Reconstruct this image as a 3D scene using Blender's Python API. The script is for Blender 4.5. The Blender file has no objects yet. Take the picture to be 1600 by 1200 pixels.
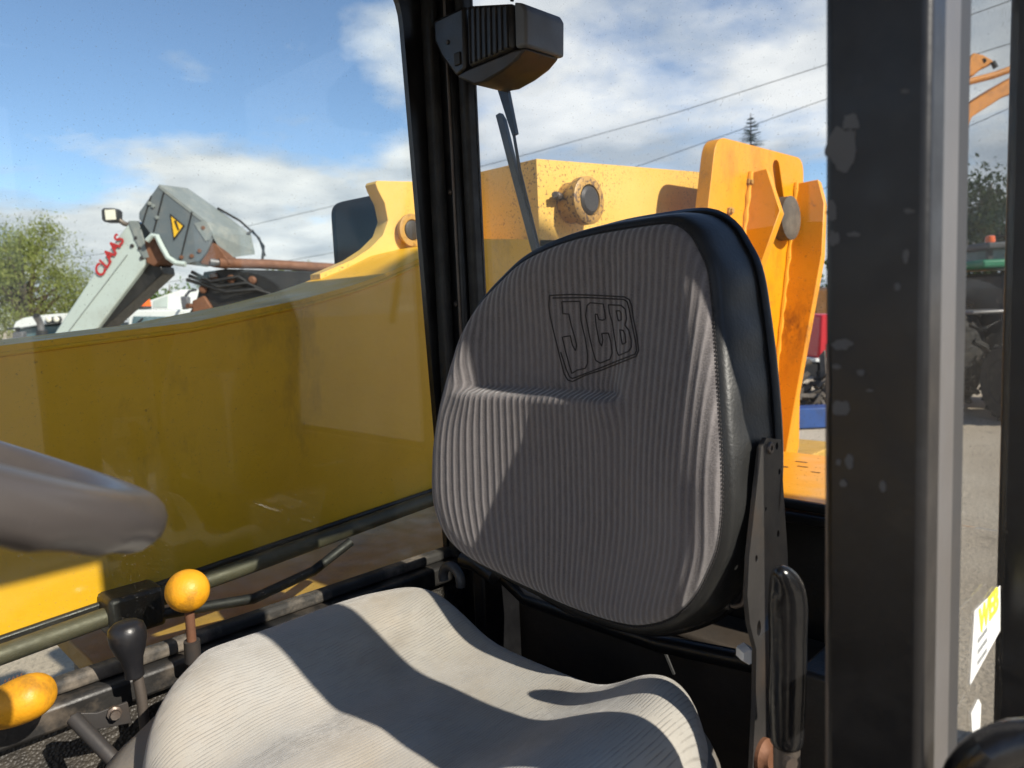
import bpy, bmesh, math, random
from mathutils import Vector, Matrix, noise
from mathutils.geometry import tessellate_polygon
R = math.radians
random.seed(7)
sc = bpy.context.scene
COL = sc.collection

# ------------------------------------------------------------------ camera
CAM = Vector((-.631, .708, 1.85)); AZ = R(45); PITCH = math.atan(120/1160); ROLL = R(2.5); FPX = 1160.0
_h = Vector((math.sin(AZ), -math.cos(AZ), 0))
CD = _h*math.cos(PITCH) + Vector((0, 0, -math.sin(PITCH)))
_r0 = Vector((-math.cos(AZ), -math.sin(AZ), 0)); _u0 = _r0.cross(CD)
CR = _r0*math.cos(ROLL) - _u0*math.sin(ROLL)
CU = _u0*math.cos(ROLL) + _r0*math.sin(ROLL)
cam = bpy.data.cameras.new('camera'); camo = bpy.data.objects.new('camera', cam); COL.objects.link(camo)
camo.matrix_world = Matrix(((CR.x, CU.x, -CD.x, CAM.x), (CR.y, CU.y, -CD.y, CAM.y), (CR.z, CU.z, -CD.z, CAM.z), (0, 0, 0, 1)))
cam.sensor_width = 36; cam.lens = 36*FPX/1600; cam.clip_start = .02; cam.clip_end = 3000
cam.dof.use_dof = True; cam.dof.focus_distance = 1.05; cam.dof.aperture_fstop = 7.5
sc.camera = camo

# ------------------------------------------------------------------ sky, sun, exposure
SUN = Vector((-1, -.065, .72)).normalized()          # towards the sun
EL = math.asin(SUN.z); ROT = math.atan2(SUN.x, SUN.y)
w = bpy.data.worlds.new('World'); sc.world = w; w.use_nodes = True
nt = w.node_tree; nt.nodes.clear()
def WN(t, **k):
    n = nt.nodes.new(t)
    for a, b in k.items(): setattr(n, a, b)
    return n
L = nt.links.new
sky = WN('ShaderNodeTexSky', sky_type='NISHITA', sun_disc=False, sun_elevation=EL, sun_rotation=ROT, air_density=1.0, dust_density=.0, ozone_density=3.0, altitude=1500)
tc = WN('ShaderNodeTexCoord'); sep = WN('ShaderNodeSeparateXYZ'); L(tc.outputs['Generated'], sep.inputs[0])
def wm(op, a, b=None, clamp=False):
    n = WN('ShaderNodeMath', operation=op, use_clamp=clamp)
    for i, v in enumerate((a, b)):
        if v is None: continue
        if isinstance(v, (int, float)): n.inputs[i].default_value = v
        else: L(v, n.inputs[i])
    return n.outputs[0]
zz = wm('ADD', wm('MAXIMUM', sep.outputs['Z'], 0.0), .16)
cx = wm('DIVIDE', sep.outputs['X'], zz); cy = wm('DIVIDE', sep.outputs['Y'], zz)
cmb = WN('ShaderNodeCombineXYZ'); L(cx, cmb.inputs[0]); L(cy, cmb.inputs[1])
mp = WN('ShaderNodeMapping'); L(cmb.outputs[0], mp.inputs[0]); mp.inputs['Location'].default_value = (43.06, 23.58, 66.6)
n1 = WN('ShaderNodeTexNoise'); n1.inputs['Scale'].default_value = .62; n1.inputs['Detail'].default_value = 10; n1.inputs['Roughness'].default_value = .56; n1.inputs['Distortion'].default_value = .15
L(mp.outputs[0], n1.inputs['Vector'])
hz = wm('SUBTRACT', .205, wm('MULTIPLY', sep.outputs['Z'], .55))        # cloud thickens towards the horizon everywhere
cov = wm('ADD', n1.outputs['Fac'], hz)
rmp = WN('ShaderNodeValToRGB'); L(cov, rmp.inputs[0])
rmp.color_ramp.elements[0].position = .505; rmp.color_ramp.elements[1].position = .60
rmp.color_ramp.elements[0].color = (0, 0, 0, 1); rmp.color_ramp.elements[1].color = (1, 1, 1, 1)
n2 = WN('ShaderNodeTexNoise'); n2.inputs['Scale'].default_value = 1.9; n2.inputs['Detail'].default_value = 8; L(mp.outputs[0], n2.inputs['Vector'])
rc = WN('ShaderNodeValToRGB'); L(n2.outputs['Fac'], rc.inputs[0])
rc.color_ramp.elements[0].position = .36; rc.color_ramp.elements[1].position = .62
rc.color_ramp.elements[0].color = (2.9, 3.35, 3.95, 1); rc.color_ramp.elements[1].color = (6.0, 6.15, 6.3, 1)
mx = WN('ShaderNodeMixRGB'); L(rmp.outputs[0], mx.inputs[0]); L(sky.outputs[0], mx.inputs[1]); L(rc.outputs[0], mx.inputs[2])
bg = WN('ShaderNodeBackground'); L(mx.outputs[0], bg.inputs[0]); bg.inputs[1].default_value = .125
wo = WN('ShaderNodeOutputWorld'); L(bg.outputs[0], wo.inputs[0])
sl = bpy.data.lights.new('sun', 'SUN'); sl.energy = 5.0; sl.angle = R(.55); sl.color = (1, .93, .82)
so = bpy.data.objects.new('sun', sl); COL.objects.link(so); so.rotation_euler = (-SUN).to_track_quat('-Z', 'Y').to_euler(); so.location = (-20, -6, 15)
vs = sc.view_settings; vs.view_transform = 'Standard'; vs.look = 'None'; vs.exposure = 0.38; vs.gamma = 1; vs.use_curve_mapping = False
sc.render.engine = 'CYCLES'; sc.cycles.max_bounces = 10; sc.cycles.transparent_max_bounces = 16

# ------------------------------------------------------------------ pixel helpers (a pixel of the 1600 x 1200 photograph gives a direction)
def ray(x, y): return CD + CR*((x-800)/FPX) + CU*((600-y)/FPX)
def onX(x, y, X): v = ray(x, y); return CAM + v*((X-CAM.x)/v.x)
def onY(x, y, Y): v = ray(x, y); return CAM + v*((Y-CAM.y)/v.y)
def onZ(x, y, Z): v = ray(x, y); return CAM + v*((Z-CAM.z)/v.z)
def atD(x, y, D): return CAM + ray(x, y)*D
def onPlane(x, y, p, n): v = ray(x, y); return CAM + v*((Vector(p)-CAM).dot(n)/v.dot(n))
def sstep(a, b, x):
    t = min(1, max(0, (x-a)/(b-a))); return t*t*(3-2*t)

# ------------------------------------------------------------------ materials
MATS = {}
class NB:
    def __init__(s, name):
        s.m = bpy.data.materials.new(name); s.m.use_nodes = True; s.t = s.m.node_tree; s.t.nodes.clear(); MATS[name] = s.m
        s.out = s.n('ShaderNodeOutputMaterial')
    def n(s, t, **k):
        o = s.t.nodes.new(t)
        for a, b in k.items(): setattr(o, a, b)
        return o
    def l(s, a, b): s.t.links.new(a, b)
    def put(s, sock, v):
        if hasattr(v, 'node'): s.l(v, sock)
        else: sock.default_value = v
    def coord(s, uv=False):
        return s.n('ShaderNodeTexCoord').outputs['UV' if uv else 'Object']
    def noise(s, scale, detail=5, rough=.55, vec=None, dist=0, stretch=None):
        vec = vec or s.coord()
        if stretch:
            m = s.n('ShaderNodeMapping'); m.inputs['Scale'].default_value = stretch; s.l(vec, m.inputs[0]); vec = m.outputs[0]
        n = s.n('ShaderNodeTexNoise'); n.inputs['Scale'].default_value = scale; n.inputs['Detail'].default_value = detail
        n.inputs['Roughness'].default_value = rough; n.inputs['Distortion'].default_value = dist; s.l(vec, n.inputs['Vector'])
        return n.outputs['Fac']
    def ramp(s, f, a, b, ca=(0, 0, 0, 1), cb=(1, 1, 1, 1)):
        r = s.n('ShaderNodeValToRGB'); s.l(f, r.inputs[0]); e = r.color_ramp.elements
        e[0].position = a; e[1].position = b; e[0].color = ca; e[1].color = cb
        return r.outputs[0]
    def mix(s, f, a, b, bt='MIX'):
        m = s.n('ShaderNodeMixRGB', blend_type=bt)
        for k, v in enumerate((f, a, b)):
            if isinstance(v, tuple) and len(v) == 3: v = (*v, 1)
            s.put(m.inputs[k], v)
        return m.outputs[0]
    def math(s, op, a, b=None, clamp=False):
        m = s.n('ShaderNodeMath', operation=op, use_clamp=clamp); s.put(m.inputs[0], a)
        if b is not None: s.put(m.inputs[1], b)
        return m.outputs[0]
    def bump(s, h, strength, dist, norm=None):
        b = s.n('ShaderNodeBump'); s.l(h, b.inputs['Height']); b.inputs['Strength'].default_value = strength; b.inputs['Distance'].default_value = dist
        if norm is not None: s.l(norm, b.inputs['Normal'])
        return b.outputs[0]
    def pbr(s, col, rough=.5, metal=0., norm=None, spec=.5, sheen=0, coat=0, emit=None):
        p = s.n('ShaderNodeBsdfPrincipled')
        if isinstance(col, tuple) and len(col) == 3: col = (*col, 1)
        s.put(p.inputs['Base Color'], col); s.put(p.inputs['Roughness'], rough); s.put(p.inputs['Metallic'], metal)
        p.inputs['Specular IOR Level'].default_value = spec; p.inputs['Sheen Weight'].default_value = sheen; p.inputs['Coat Weight'].default_value = coat
        if norm is not None: s.l(norm, p.inputs['Normal'])
        if emit: p.inputs['Emission Color'].default_value = (*emit[0], 1); p.inputs['Emission Strength'].default_value = emit[1]
        s.l(p.outputs[0], s.out.inputs['Surface']); return s.m

def plain(name, col, rough=.5, metal=0., var=.25, scale=14, bump=.15, dirt=None, dirt_amt=.5, dscale=5, spec=.5, coat=0):
    b = NB(name)
    f = b.noise(scale, 6)
    c = b.mix(f, tuple(x*(1-var) for x in col), tuple(min(1, x*(1+var)) for x in col))
    if dirt:
        g = b.ramp(b.noise(dscale, 8, .65), .5, .72)
        c = b.mix(b.math('MULTIPLY', g, dirt_amt), c, dirt)
    rr = b.ramp(b.noise(scale*1.7, 5), .3, .7, (rough*.8,)*3+(1,), (min(1, rough*1.25),)*3+(1,))
    return b.pbr(c, rr, metal, b.bump(b.noise(scale*9, 4), bump, .002), spec, coat=coat)

def paint(name, col, col2, speck=.35, rust=(.10, .045, .02), oil=(.05, .045, .035), spos=.64, opos=.62, rough=.5, sscale=60):
    b = NB(name)
    c = b.mix(b.ramp(b.noise(2.5, 6, .6), .35, .7), col, col2)
    c = b.mix(b.math('MULTIPLY', b.noise(22, 6, .7), .35), c, tuple(x*.62 for x in col))
    stain = b.ramp(b.noise(3.3, 9, .72, stretch=(1, 1, .45)), opos, opos+.14)
    c = b.mix(b.math('MULTIPLY', stain, .55), c, oil)
    sp = b.ramp(b.noise(sscale, 3, .6), spos, spos+.03)
    area = b.ramp(b.noise(3.1, 3, .5), .40, .62)
    sp = b.math('MULTIPLY', b.math('MULTIPLY', sp, area), speck*2, True)
    c = b.mix(sp, c, rust)
    nn = b.bump(b.math('SUBTRACT', b.noise(70, 4), b.math('MULTIPLY', sp, .8)), .22, .002)
    return b.pbr(c, b.ramp(b.noise(12, 5), .3, .7, (rough*.75,)*3+(1,), (rough*1.2,)*3+(1,)), 0, nn, .45)

paint('boom_yellow', (.86, .47, .012), (.76, .40, .012), .22, spos=.66, opos=.55, oil=(.22, .13, .015), sscale=120)
paint('faded_yellow', (.76, .50, .13), (.76, .43, .06), .7, rust=(.20, .11, .05), spos=.60, opos=.64, sscale=150)
paint('boss_paint', (.50, .29, .07), (.40, .22, .06), 1.0, rust=(.14, .08, .04), spos=.55, opos=.52, sscale=90)
paint('tower_orange', (.80, .34, .005), (.78, .30, .004), .25, rust=(.22, .10, .03), spos=.62, opos=.54, rough=.42, oil=(.20, .085, .01))
paint('deck_orange', (.78, .38, .02), (.76, .34, .015), .3, spos=.68, opos=.68, rough=.4)
plain('tan_plate', (.52, .31, .06), .6, 0, .25, 9, .2, (.10, .08, .05), .6)
plain('tan_dark', (.05, .038, .028), .7, 0, .4, 12, .3, (.02, .018, .016), .5)
plain('oily_black', (.012, .012, .012), .45, 0, .5, 20, .3, (.06, .05, .04), .4)
plain('pipe_dirty', (.085, .078, .05), .55, .2, .4, 25, .2, (.05, .045, .035), .6, 12)
plain('cab_black', (.008, .008, .009), .36, 0, .4, 20, .08, (.04, .04, .04), .3, 16)
plain('rubber_black', (.012, .012, .012), .55, 0, .4, 30, .2, (.055, .05, .043), .4, 12)
plain('dusty_rubber', (.035, .033, .03), .75, 0, .4, 18, .4, (.36, .30, .23), .85, 7)
plain('sill_black', (.020, .019, .018), .5, 0, .4, 18, .3, (.20, .16, .12), .6, 13)
plain('roof_liner', (.10, .10, .105), .85)
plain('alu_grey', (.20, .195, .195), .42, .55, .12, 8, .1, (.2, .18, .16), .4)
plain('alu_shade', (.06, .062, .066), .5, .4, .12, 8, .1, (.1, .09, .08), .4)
plain('steel_dark', (.052, .048, .046), .5, .35, .3, 14, .12, (.10, .065, .042), .6, 9)
plain('steel_worn', (.16, .135, .115), .48, .6, .3, 20, .15, (.10, .05, .03), .6, 12)
plain('rust', (.19, .085, .045), .75, .25, .4, 12, .4, (.05, .03, .025), .6)
plain('grip_black', (.010, .010, .011), .22, 0, .3, 18, .18, (.03, .03, .03), .4, spec=.6)
plain('knob_yellow', (.74, .33, .012), .48, 0, .18, 30, .25, (.24, .12, .02), .85, 32)
plain('knob_black', (.014, .014, .016), .34, 0, .3, 20, .15, (.05, .045, .04), .4)
plain('wheel_grey', (.075, .066, .062), .33, 0, .12, 8, .05, (.13, .11, .10), .4)
plain('white_plastic', (.82, .82, .80), .4, 0, .05)
plain('white_paint', (.74, .76, .74), .35, 0, .06, 6, .05, (.42, .42, .38), .35, 3)
plain('claas_white', (.46, .53, .50), .4, 0, .06, 5, .05, (.30, .31, .27), .5, 4)
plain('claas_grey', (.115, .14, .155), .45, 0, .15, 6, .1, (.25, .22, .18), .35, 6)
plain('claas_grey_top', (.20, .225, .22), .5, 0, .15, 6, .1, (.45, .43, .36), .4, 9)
plain('red_paint', (.52, .02, .03), .4, 0, .1)
plain('letter_red', (.42, .02, .02), .5, 0, .1)
plain('blue_paint', (.03, .08, .25), .45, 0, .2, 8, .1, (.05, .05, .05), .4)
plain('green_paint', (.015, .19, .09), .4, 0, .1, 8, .1, (.05, .06, .05), .4)
plain('soot', (.004, .004, .005), .9, 0, .3, spec=.08)
plain('chip_grey', (.075, .076, .078), .6)
plain('dark_grey', (.035, .036, .038), .55, 0, .2)
plain('grey_plastic', (.10, .105, .115), .5, 0, .15)
plain('tyre', (.022, .021, .02), .85, 0, .3, 12, .4, (.11, .09, .07), .5)
plain('excavator_orange', (.62, .24, .03), .5, 0, .15, 4, .1, (.2, .1, .03), .5)
plain('orange_lens', (.80, .13, .01), .2, 0, .05, coat=.4)
plain('lamp_lens', (.80, .78, .66), .25, 0, .08, 30, .3)
plain('warning_yellow', (.78, .46, .02), .5, 0, .05)
plain('black_print', (.012, .012, .012), .6, 0, .05)
plain('yellow_print', (.86, .74, .06), .6, 0, .05)
plain('sticker_white', (.82, .83, .80), .6, 0, .04)
plain('grey_print', (.32, .33, .33), .7, 0, .05)
plain('bark', (.11, .085, .06), .9, 0, .4, 8, .6)
plain('wood_pole', (.14, .11, .085), .9, 0, .3, 8, .4)
plain('scrap', (.10, .085, .07), .8, .1, .6, 7, .5, (.24, .20, .15), .6, 6)
plain('stitch', (.028, .025, .026), .8, 0, .1)
plain('windscreen', (.09, .15, .17), .08, 0, .3, 3, 0, (.22, .30, .33), .5, 3)

def leaf(name, a, c):
    b = NB(name)
    oi = b.n('ShaderNodeNewGeometry').outputs['Random Per Island']
    col = b.mix(oi, a, c)
    col = b.mix(b.math('MULTIPLY', b.noise(.9, 3), .5), col, tuple(x*.55 for x in a))
    d = b.n('ShaderNodeBsdfDiffuse'); b.l(col, d.inputs[0]); t = b.n('ShaderNodeBsdfTranslucent'); b.l(col, t.inputs[0])
    m = b.n('ShaderNodeMixShader'); m.inputs[0].default_value = .35; b.l(d.outputs[0], m.inputs[1]); b.l(t.outputs[0], m.inputs[2])
    b.l(m.outputs[0], b.out.inputs[0]); return b.m
leaf('leaf_willow', (.20, .25, .07), (.34, .36, .13)); leaf('leaf_green', (.09, .17, .03), (.18, .26, .06)); leaf('leaf_dark', (.035, .055, .025), (.075, .10, .04))

def fabric(name, dark, light, wear, pitch, bstr, wav, lines=.5, wearpos=(.42, .66)):
    b = NB(name); uv = b.coord(True)
    s = b.n('ShaderNodeSeparateXYZ'); b.l(uv, s.inputs[0])
    wob = b.math('MULTIPLY', b.math('SUBTRACT', b.noise(9, 3, .5, uv), .5), wav)
    u = b.math('ADD', s.outputs['X'], wob)
    st = b.math('ADD', b.math('MULTIPLY', b.math('SINE', b.math('MULTIPLY', u, 2*math.pi/pitch)), .5), .5)
    st2 = b.math('POWER', st, 1.6)
    weave = b.noise(620, 2, .6, uv)
    fuzz = b.noise(170, 4, .7, uv, stretch=(1, .35, 1))
    c = b.mix(b.math('MULTIPLY', st2, lines), dark, light)
    c = b.mix(b.math('MULTIPLY', b.ramp(weave, .42, .62), .35), c, light)
    c = b.mix(b.math('MULTIPLY', b.ramp(fuzz, .45, .7), .30), c, tuple(x*.55 for x in dark))
    c = b.mix(b.math('MULTIPLY', b.ramp(b.noise(5, 7, .62, uv), *wearpos), .55), c, wear)
    if name == 'seat_fabric':
        ln = b.math('MULTIPLY', b.math('POWER', st, 7.0), b.ramp(b.noise(140, 3, .6, uv, stretch=(1, .25, 1)), .36, .60))
        c = b.mix(b.math('MULTIPLY', b.ramp(weave, .42, .62), .25), dark, light)
        c = b.mix(b.math('MULTIPLY', b.ramp(b.noise(5, 7, .62, uv), .42, .60), .65), c, wear)
        c = b.mix(b.math('MULTIPLY', b.ramp(b.noise(8, 9, .72, uv, stretch=(1, .5, 1)), .47, .66), .60), c, (.22, .19, .15))
        c = b.mix(b.math('MULTIPLY', b.ramp(b.noise(3.2, 5, .6, uv), .42, .60), .40), c, (.50, .50, .485))
        c = b.mix(b.math('MULTIPLY', ln, .48), c, (.16, .14, .12))
        st2 = b.math('SUBTRACT', 1.0, ln)
    h = b.math('ADD', b.math('MULTIPLY', st2, 1.0), b.math('ADD', b.math('MULTIPLY', weave, .35), b.math('MULTIPLY', fuzz, .35)))
    return b.pbr(c, .95, 0, b.bump(h, bstr, .0022), .12, sheen=.35)
fabric('back_fabric', (.100, .091, .093), (.285, .262, .262), (.20, .182, .182), .0092, .62, .002, .62)
fabric('seat_fabric', (.35, .33, .29), (.45, .43, .385), (.41, .345, .26), .0040, .45, .003, .38)

def rusty():
    b = NB('tower_rusty'); s_ = b.n('ShaderNodeSeparateXYZ'); b.l(b.coord(), s_.inputs[0])
    c = b.mix(b.ramp(b.noise(2.5, 6, .6), .35, .7), (.76, .33, .010), (.72, .28, .008))
    zz_ = b.math('SUBTRACT', 1.0, b.math('ABSOLUTE', b.math('DIVIDE', b.math('SUBTRACT', s_.outputs['Z'], 1.74), .20)), True)
    sm_ = b.math('MULTIPLY', b.ramp(b.noise(16, 9, .75, stretch=(1, 1, .5)), .44, .62), zz_)
    c = b.mix(b.math('MULTIPLY', sm_, .9, True), c, (.22, .075, .018))
    c = b.mix(b.math('MULTIPLY', b.ramp(b.noise(34, 8, .75), .60, .66), .5), c, (.16, .07, .02))
    return b.pbr(c, .45, 0, b.bump(b.noise(70, 4), .25, .002), .45)
rusty()
def vinyl():
    b = NB('vinyl')
    v = b.n('ShaderNodeTexVoronoi', feature='DISTANCE_TO_EDGE'); v.inputs['Scale'].default_value = 26
    m = b.n('ShaderNodeMapping'); m.inputs['Scale'].default_value = (1, 1, .35); b.l(b.mix(.08, b.coord(), b.noise(14, 4)), m.inputs[0]); b.l(m.outputs[0], v.inputs[0])
    crack = b.ramp(v.outputs['Distance'], .0, .012, (1, 1, 1, 1), (0, 0, 0, 1))
    area = b.ramp(b.noise(7, 4, .6), .56, .66)
    ck = b.math('MULTIPLY', crack, area)
    c = b.mix(b.noise(18, 5), (.015, .0155, .016), (.028, .028, .027))
    c = b.mix(b.math('MULTIPLY', ck, .55), c, (.30, .27, .22))
    nn = b.bump(b.math('SUBTRACT', b.math('ADD', b.math('MULTIPLY', b.noise(260, 3), .3), b.noise(24, 4)), b.math('MULTIPLY', ck, 1.5)), .35, .003)
    return b.pbr(c, .42, 0, nn, .5)
vinyl()
def worn_side():
    b = NB('seat_side')
    g = b.ramp(b.noise(9, 6, .6), .4, .68)
    c = b.mix(g, (.17, .165, .16), (.24, .20, .15))
    return b.pbr(c, .6, 0, b.bump(b.noise(200, 3), .2, .002), .4)
worn_side()
def grain():
    b = NB('grain_panel')
    v = b.n('ShaderNodeTexVoronoi'); v.inputs['Scale'].default_value = 230; b.l(b.coord(), v.inputs[0])
    c = b.mix(b.ramp(b.noise(11, 6), .42, .66), (.022, .021, .020), (.075, .065, .052))
    return b.pbr(c, .5, 0, b.bump(v.outputs['Distance'], .7, .003), .5)
grain()
def concrete():
    b = NB('yard_ground')
    c = b.mix(b.ramp(b.noise(.6, 8, .62), .35, .68), (.47, .39, .29), (.58, .50, .39))
    c = b.mix(b.math('MULTIPLY', b.ramp(b.noise(42, 4, .75), .48, .64), .6), c, (.22, .19, .15))
    c = b.mix(b.math('MULTIPLY', b.ramp(b.noise(2.2, 7, .7), .58, .70), .5), c, (.12, .105, .085))
    return b.pbr(c, .92, 0, b.bump(b.noise(30, 6, .7), .7, .03), .2)
concrete()
def glass(name, tint, dust, dust_amt, speck=.69, fr=.9):
    b = NB(name)
    lw = b.n('ShaderNodeLayerWeight'); lw.inputs[0].default_value = .5
    f = b.math('ADD', b.math('MULTIPLY', b.math('POWER', lw.outputs['Facing'], 5.0), fr), .022)
    t = b.n('ShaderNodeBsdfTransparent'); t.inputs[0].default_value = (*tint, 1)
    g = b.n('ShaderNodeBsdfGlossy'); g.inputs['Roughness'].default_value = .015; g.inputs[0].default_value = (.95, .97, 1, 1)
    m = b.n('ShaderNodeMixShader'); b.l(f, m.inputs[0]); b.l(t.outputs[0], m.inputs[1]); b.l(g.outputs[0], m.inputs[2])
    d = b.n('ShaderNodeBsdfDiffuse'); d.inputs[0].default_value = (*dust, 1); tr = b.n('ShaderNodeBsdfTranslucent'); tr.inputs[0].default_value = (*dust, 1)
    dd = b.n('ShaderNodeMixShader'); b.l(d.outputs[0], dd.inputs[1]); b.l(tr.outputs[0], dd.inputs[2])
    patches = b.ramp(b.noise(5, 9, .72), .50, .78)
    streak = b.ramp(b.noise(38, 6, .6, stretch=(1, 1, .06)), .60, .76)
    fine = b.ramp(b.noise(330, 2, .5), speck, speck+.03)
    k = b.math('MULTIPLY', b.math('ADD', b.math('ADD', b.math('MULTIPLY', patches, .7), b.math('MULTIPLY', streak, .35)), .35), dust_amt)
    k = b.math('ADD', k, b.math('MULTIPLY', fine, .22), True)
    m2 = b.n('ShaderNodeMixShader'); b.l(k, m2.inputs[0]); b.l(m.outputs[0], m2.inputs[1]); b.l(dd.outputs[0], m2.inputs[2])
    b.l(m2.outputs[0], b.out.inputs[0]); return b.m
glass('side_glass', (.965, .98, .96), (.42, .40, .36), .022)
glass('clear_glass', (.975, .98, .975), (.40, .37, .33), .018, fr=.5)

# ------------------------------------------------------------------ mesh helpers
class MB:
    def __init__(s): s.v = []; s.f = []; s.uv = None
    def add(s, vs, fs):
        o = len(s.v); s.v += [tuple(v) for v in vs]; s.f += [tuple(i+o for i in f) for f in fs]; return s
    def box(s, x0, x1, y0, y1, z0, z1):
        return s.add([(x, y, z) for x in (x0, x1) for y in (y0, y1) for z in (z0, z1)],
                     [(0, 1, 3, 2), (4, 6, 7, 5), (0, 4, 5, 1), (2, 3, 7, 6), (0, 2, 6, 4), (1, 5, 7, 3)])
    def obox(s, c, ax, ay, az, hx, hy, hz):
        c = Vector(c); vs = [c+ax*(i*hx)+ay*(j*hy)+az*(k*hz) for i in (-1, 1) for j in (-1, 1) for k in (-1, 1)]
        return s.add(vs, [(0, 1, 3, 2), (4, 6, 7, 5), (0, 4, 5, 1), (2, 3, 7, 6), (0, 2, 6, 4), (1, 5, 7, 3)])
    def slab(s, pts, off, holes=()):
        """polygon of 3-D points (with holes) thickened by the vector off"""
        off = Vector(off); loops = [[Vector(p) for p in pts]] + [[Vector(p) for p in h] for h in holes]
        flat = [p for l in loops for p in l]; tris = tessellate_polygon(loops); n = len(flat)
        fs = [tuple(t) for t in tris] + [tuple(i+n for i in reversed(t)) for t in tris]
        o = 0
        for l in loops:
            k = len(l)
            for i in range(k): a, b = o+i, o+(i+1) % k; fs.append((a, b, b+n, a+n))
            o += k
        return s.add(flat+[p+off for p in flat], fs)
    def loft(s, rings, close=True, cap0=False, cap1=False):
        n = len(rings[0]); vs = [p for r in rings for p in r]; fs = []
        for j in range(len(rings)-1):
            for i in range(n if close else n-1):
                a, b = j*n+i, j*n+(i+1) % n; fs.append((a, b, b+n, a+n))
        if cap0: fs.append(tuple(range(n-1, -1, -1)))
        if cap1: fs.append(tuple((len(rings)-1)*n+i for i in range(n)))
        return s.add(vs, fs)
    def tube(s, path, rad, seg=12, cap=True):
        path = [Vector(p) for p in path]; k = len(path)
        rad = rad if isinstance(rad, (list, tuple)) else [rad]*k; rings = []; up = None
        for i, p in enumerate(path):
            t = (path[min(i+1, k-1)]-path[max(i-1, 0)]).normalized()
            if up is None: up = t.orthogonal().normalized()
            up = (up-t*up.dot(t)).normalized(); bi = t.cross(up)
            rings.append([p+(up*math.cos(2*math.pi*a/seg)+bi*math.sin(2*math.pi*a/seg))*rad[i] for a in range(seg)])
        return s.loft(rings, True, cap, cap)
    def lathe(s, base, axis, prof, seg=24):
        base = Vector(base); axis = Vector(axis).normalized(); a = axis.orthogonal().normalized(); b = axis.cross(a)
        rings = [[base+axis*h+(a*math.cos(2*math.pi*i/seg)+b*math.sin(2*math.pi*i/seg))*max(r, .0004) for i in range(seg)] for r, h in prof]
        return s.loft(rings, True, True, True)
    def build(s, name, mat, parent=None, smooth=False, bevel=0, seg=2, sub=0, angle=40):
        me = bpy.data.meshes.new(name); me.from_pydata(s.v, [], s.f)
        bm = bmesh.new(); bm.from_mesh(me); bmesh.ops.recalc_face_normals(bm, faces=bm.faces); bm.to_mesh(me); bm.free()
        if s.uv:
            ul = me.uv_layers.new(name='UVMap')
            for lp in me.loops: ul.data[lp.index].uv = s.uv[lp.vertex_index]
        me.materials.append(MATS[mat]); o = bpy.data.objects.new(name, me); COL.objects.link(o)
        if parent is not None:
            o.parent = parent
            if parent.type == 'EMPTY': o.location = -Vector(parent.location)
        if bevel:
            m = o.modifiers.new('bevel', 'BEVEL'); m.width = bevel; m.segments = seg; m.limit_method = 'ANGLE'; m.angle_limit = R(35); m.use_clamp_overlap = True
        if sub: m = o.modifiers.new('subdivision', 'SUBSURF'); m.levels = m.render_levels = sub
        if smooth or bevel or sub:
            for p in me.polygons: p.use_smooth = True
            try: me.set_sharp_from_angle(angle=R(angle))
            except Exception: pass
        return o
def tag(o, label, cat, group=None, kind=None):
    if label: o['label'] = label
    if cat: o['category'] = cat
    if group: o['group'] = group
    if kind: o['kind'] = kind
    return o
def thing(name, loc, label, cat, group=None):
    o = bpy.data.objects.new(name, None); COL.objects.link(o); o.location = loc; o.empty_display_size = .1
    return tag(o, label, cat, group)
def box(*a): return MB().box(*a)
def rounded(pts, r, k=5):
    """round the corners of a 2-D polygon"""
    out = []; n = len(pts)
    for i in range(n):
        p, a, b = Vector(pts[i]), Vector(pts[i-1]), Vector(pts[(i+1) % n])
        d1, d2 = a-p, b-p; rr = min(r, d1.length*.45, d2.length*.45)
        q0, q1 = p+d1.normalized()*rr, p+d2.normalized()*rr
        for j in range(k+1):
            t = j/k; out.append(q0*(1-t)**2+p*2*t*(1-t)+q1*t*t)
    return out
def yz(pts, X): return [Vector((X, p[0], p[1])) for p in pts]
def circle_yz(c, r, X, n=12, ry=None): return [Vector((X, c[0]+r*math.cos(2*math.pi*i/n), c[1]+(ry or r)*math.sin(2*math.pi*i/n))) for i in range(n)]
def text_mesh(txt, size, name, mat, parent, origin, xdir, ydir, depth=.002, shear=0):
    cu = bpy.data.curves.new(name, 'FONT'); cu.body = txt; cu.size = size; cu.extrude = depth; cu.offset = size*.025; cu.resolution_u = 3; cu.shear = shear
    tmp = bpy.data.objects.new('tmp', cu); COL.objects.link(tmp); dg = bpy.context.evaluated_depsgraph_get()
    me = bpy.data.meshes.new_from_object(tmp.evaluated_get(dg)); bpy.data.objects.remove(tmp)
    X = Vector(xdir).normalized(); Z = X.cross(Vector(ydir)).normalized(); Y = Z.cross(X)
    me.transform(Matrix(((X.x, Y.x, Z.x, origin[0]), (X.y, Y.y, Z.y, origin[1]), (X.z, Y.z, Z.z, origin[2]), (0, 0, 0, 1))))
    me.materials.clear(); me.materials.append(MATS[mat]); o = bpy.data.objects.new(name, me); COL.objects.link(o)
    if parent is not None:
        o.parent = parent
        if parent.type == 'EMPTY': o.location = -Vector(parent.location)
    return o

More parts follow.
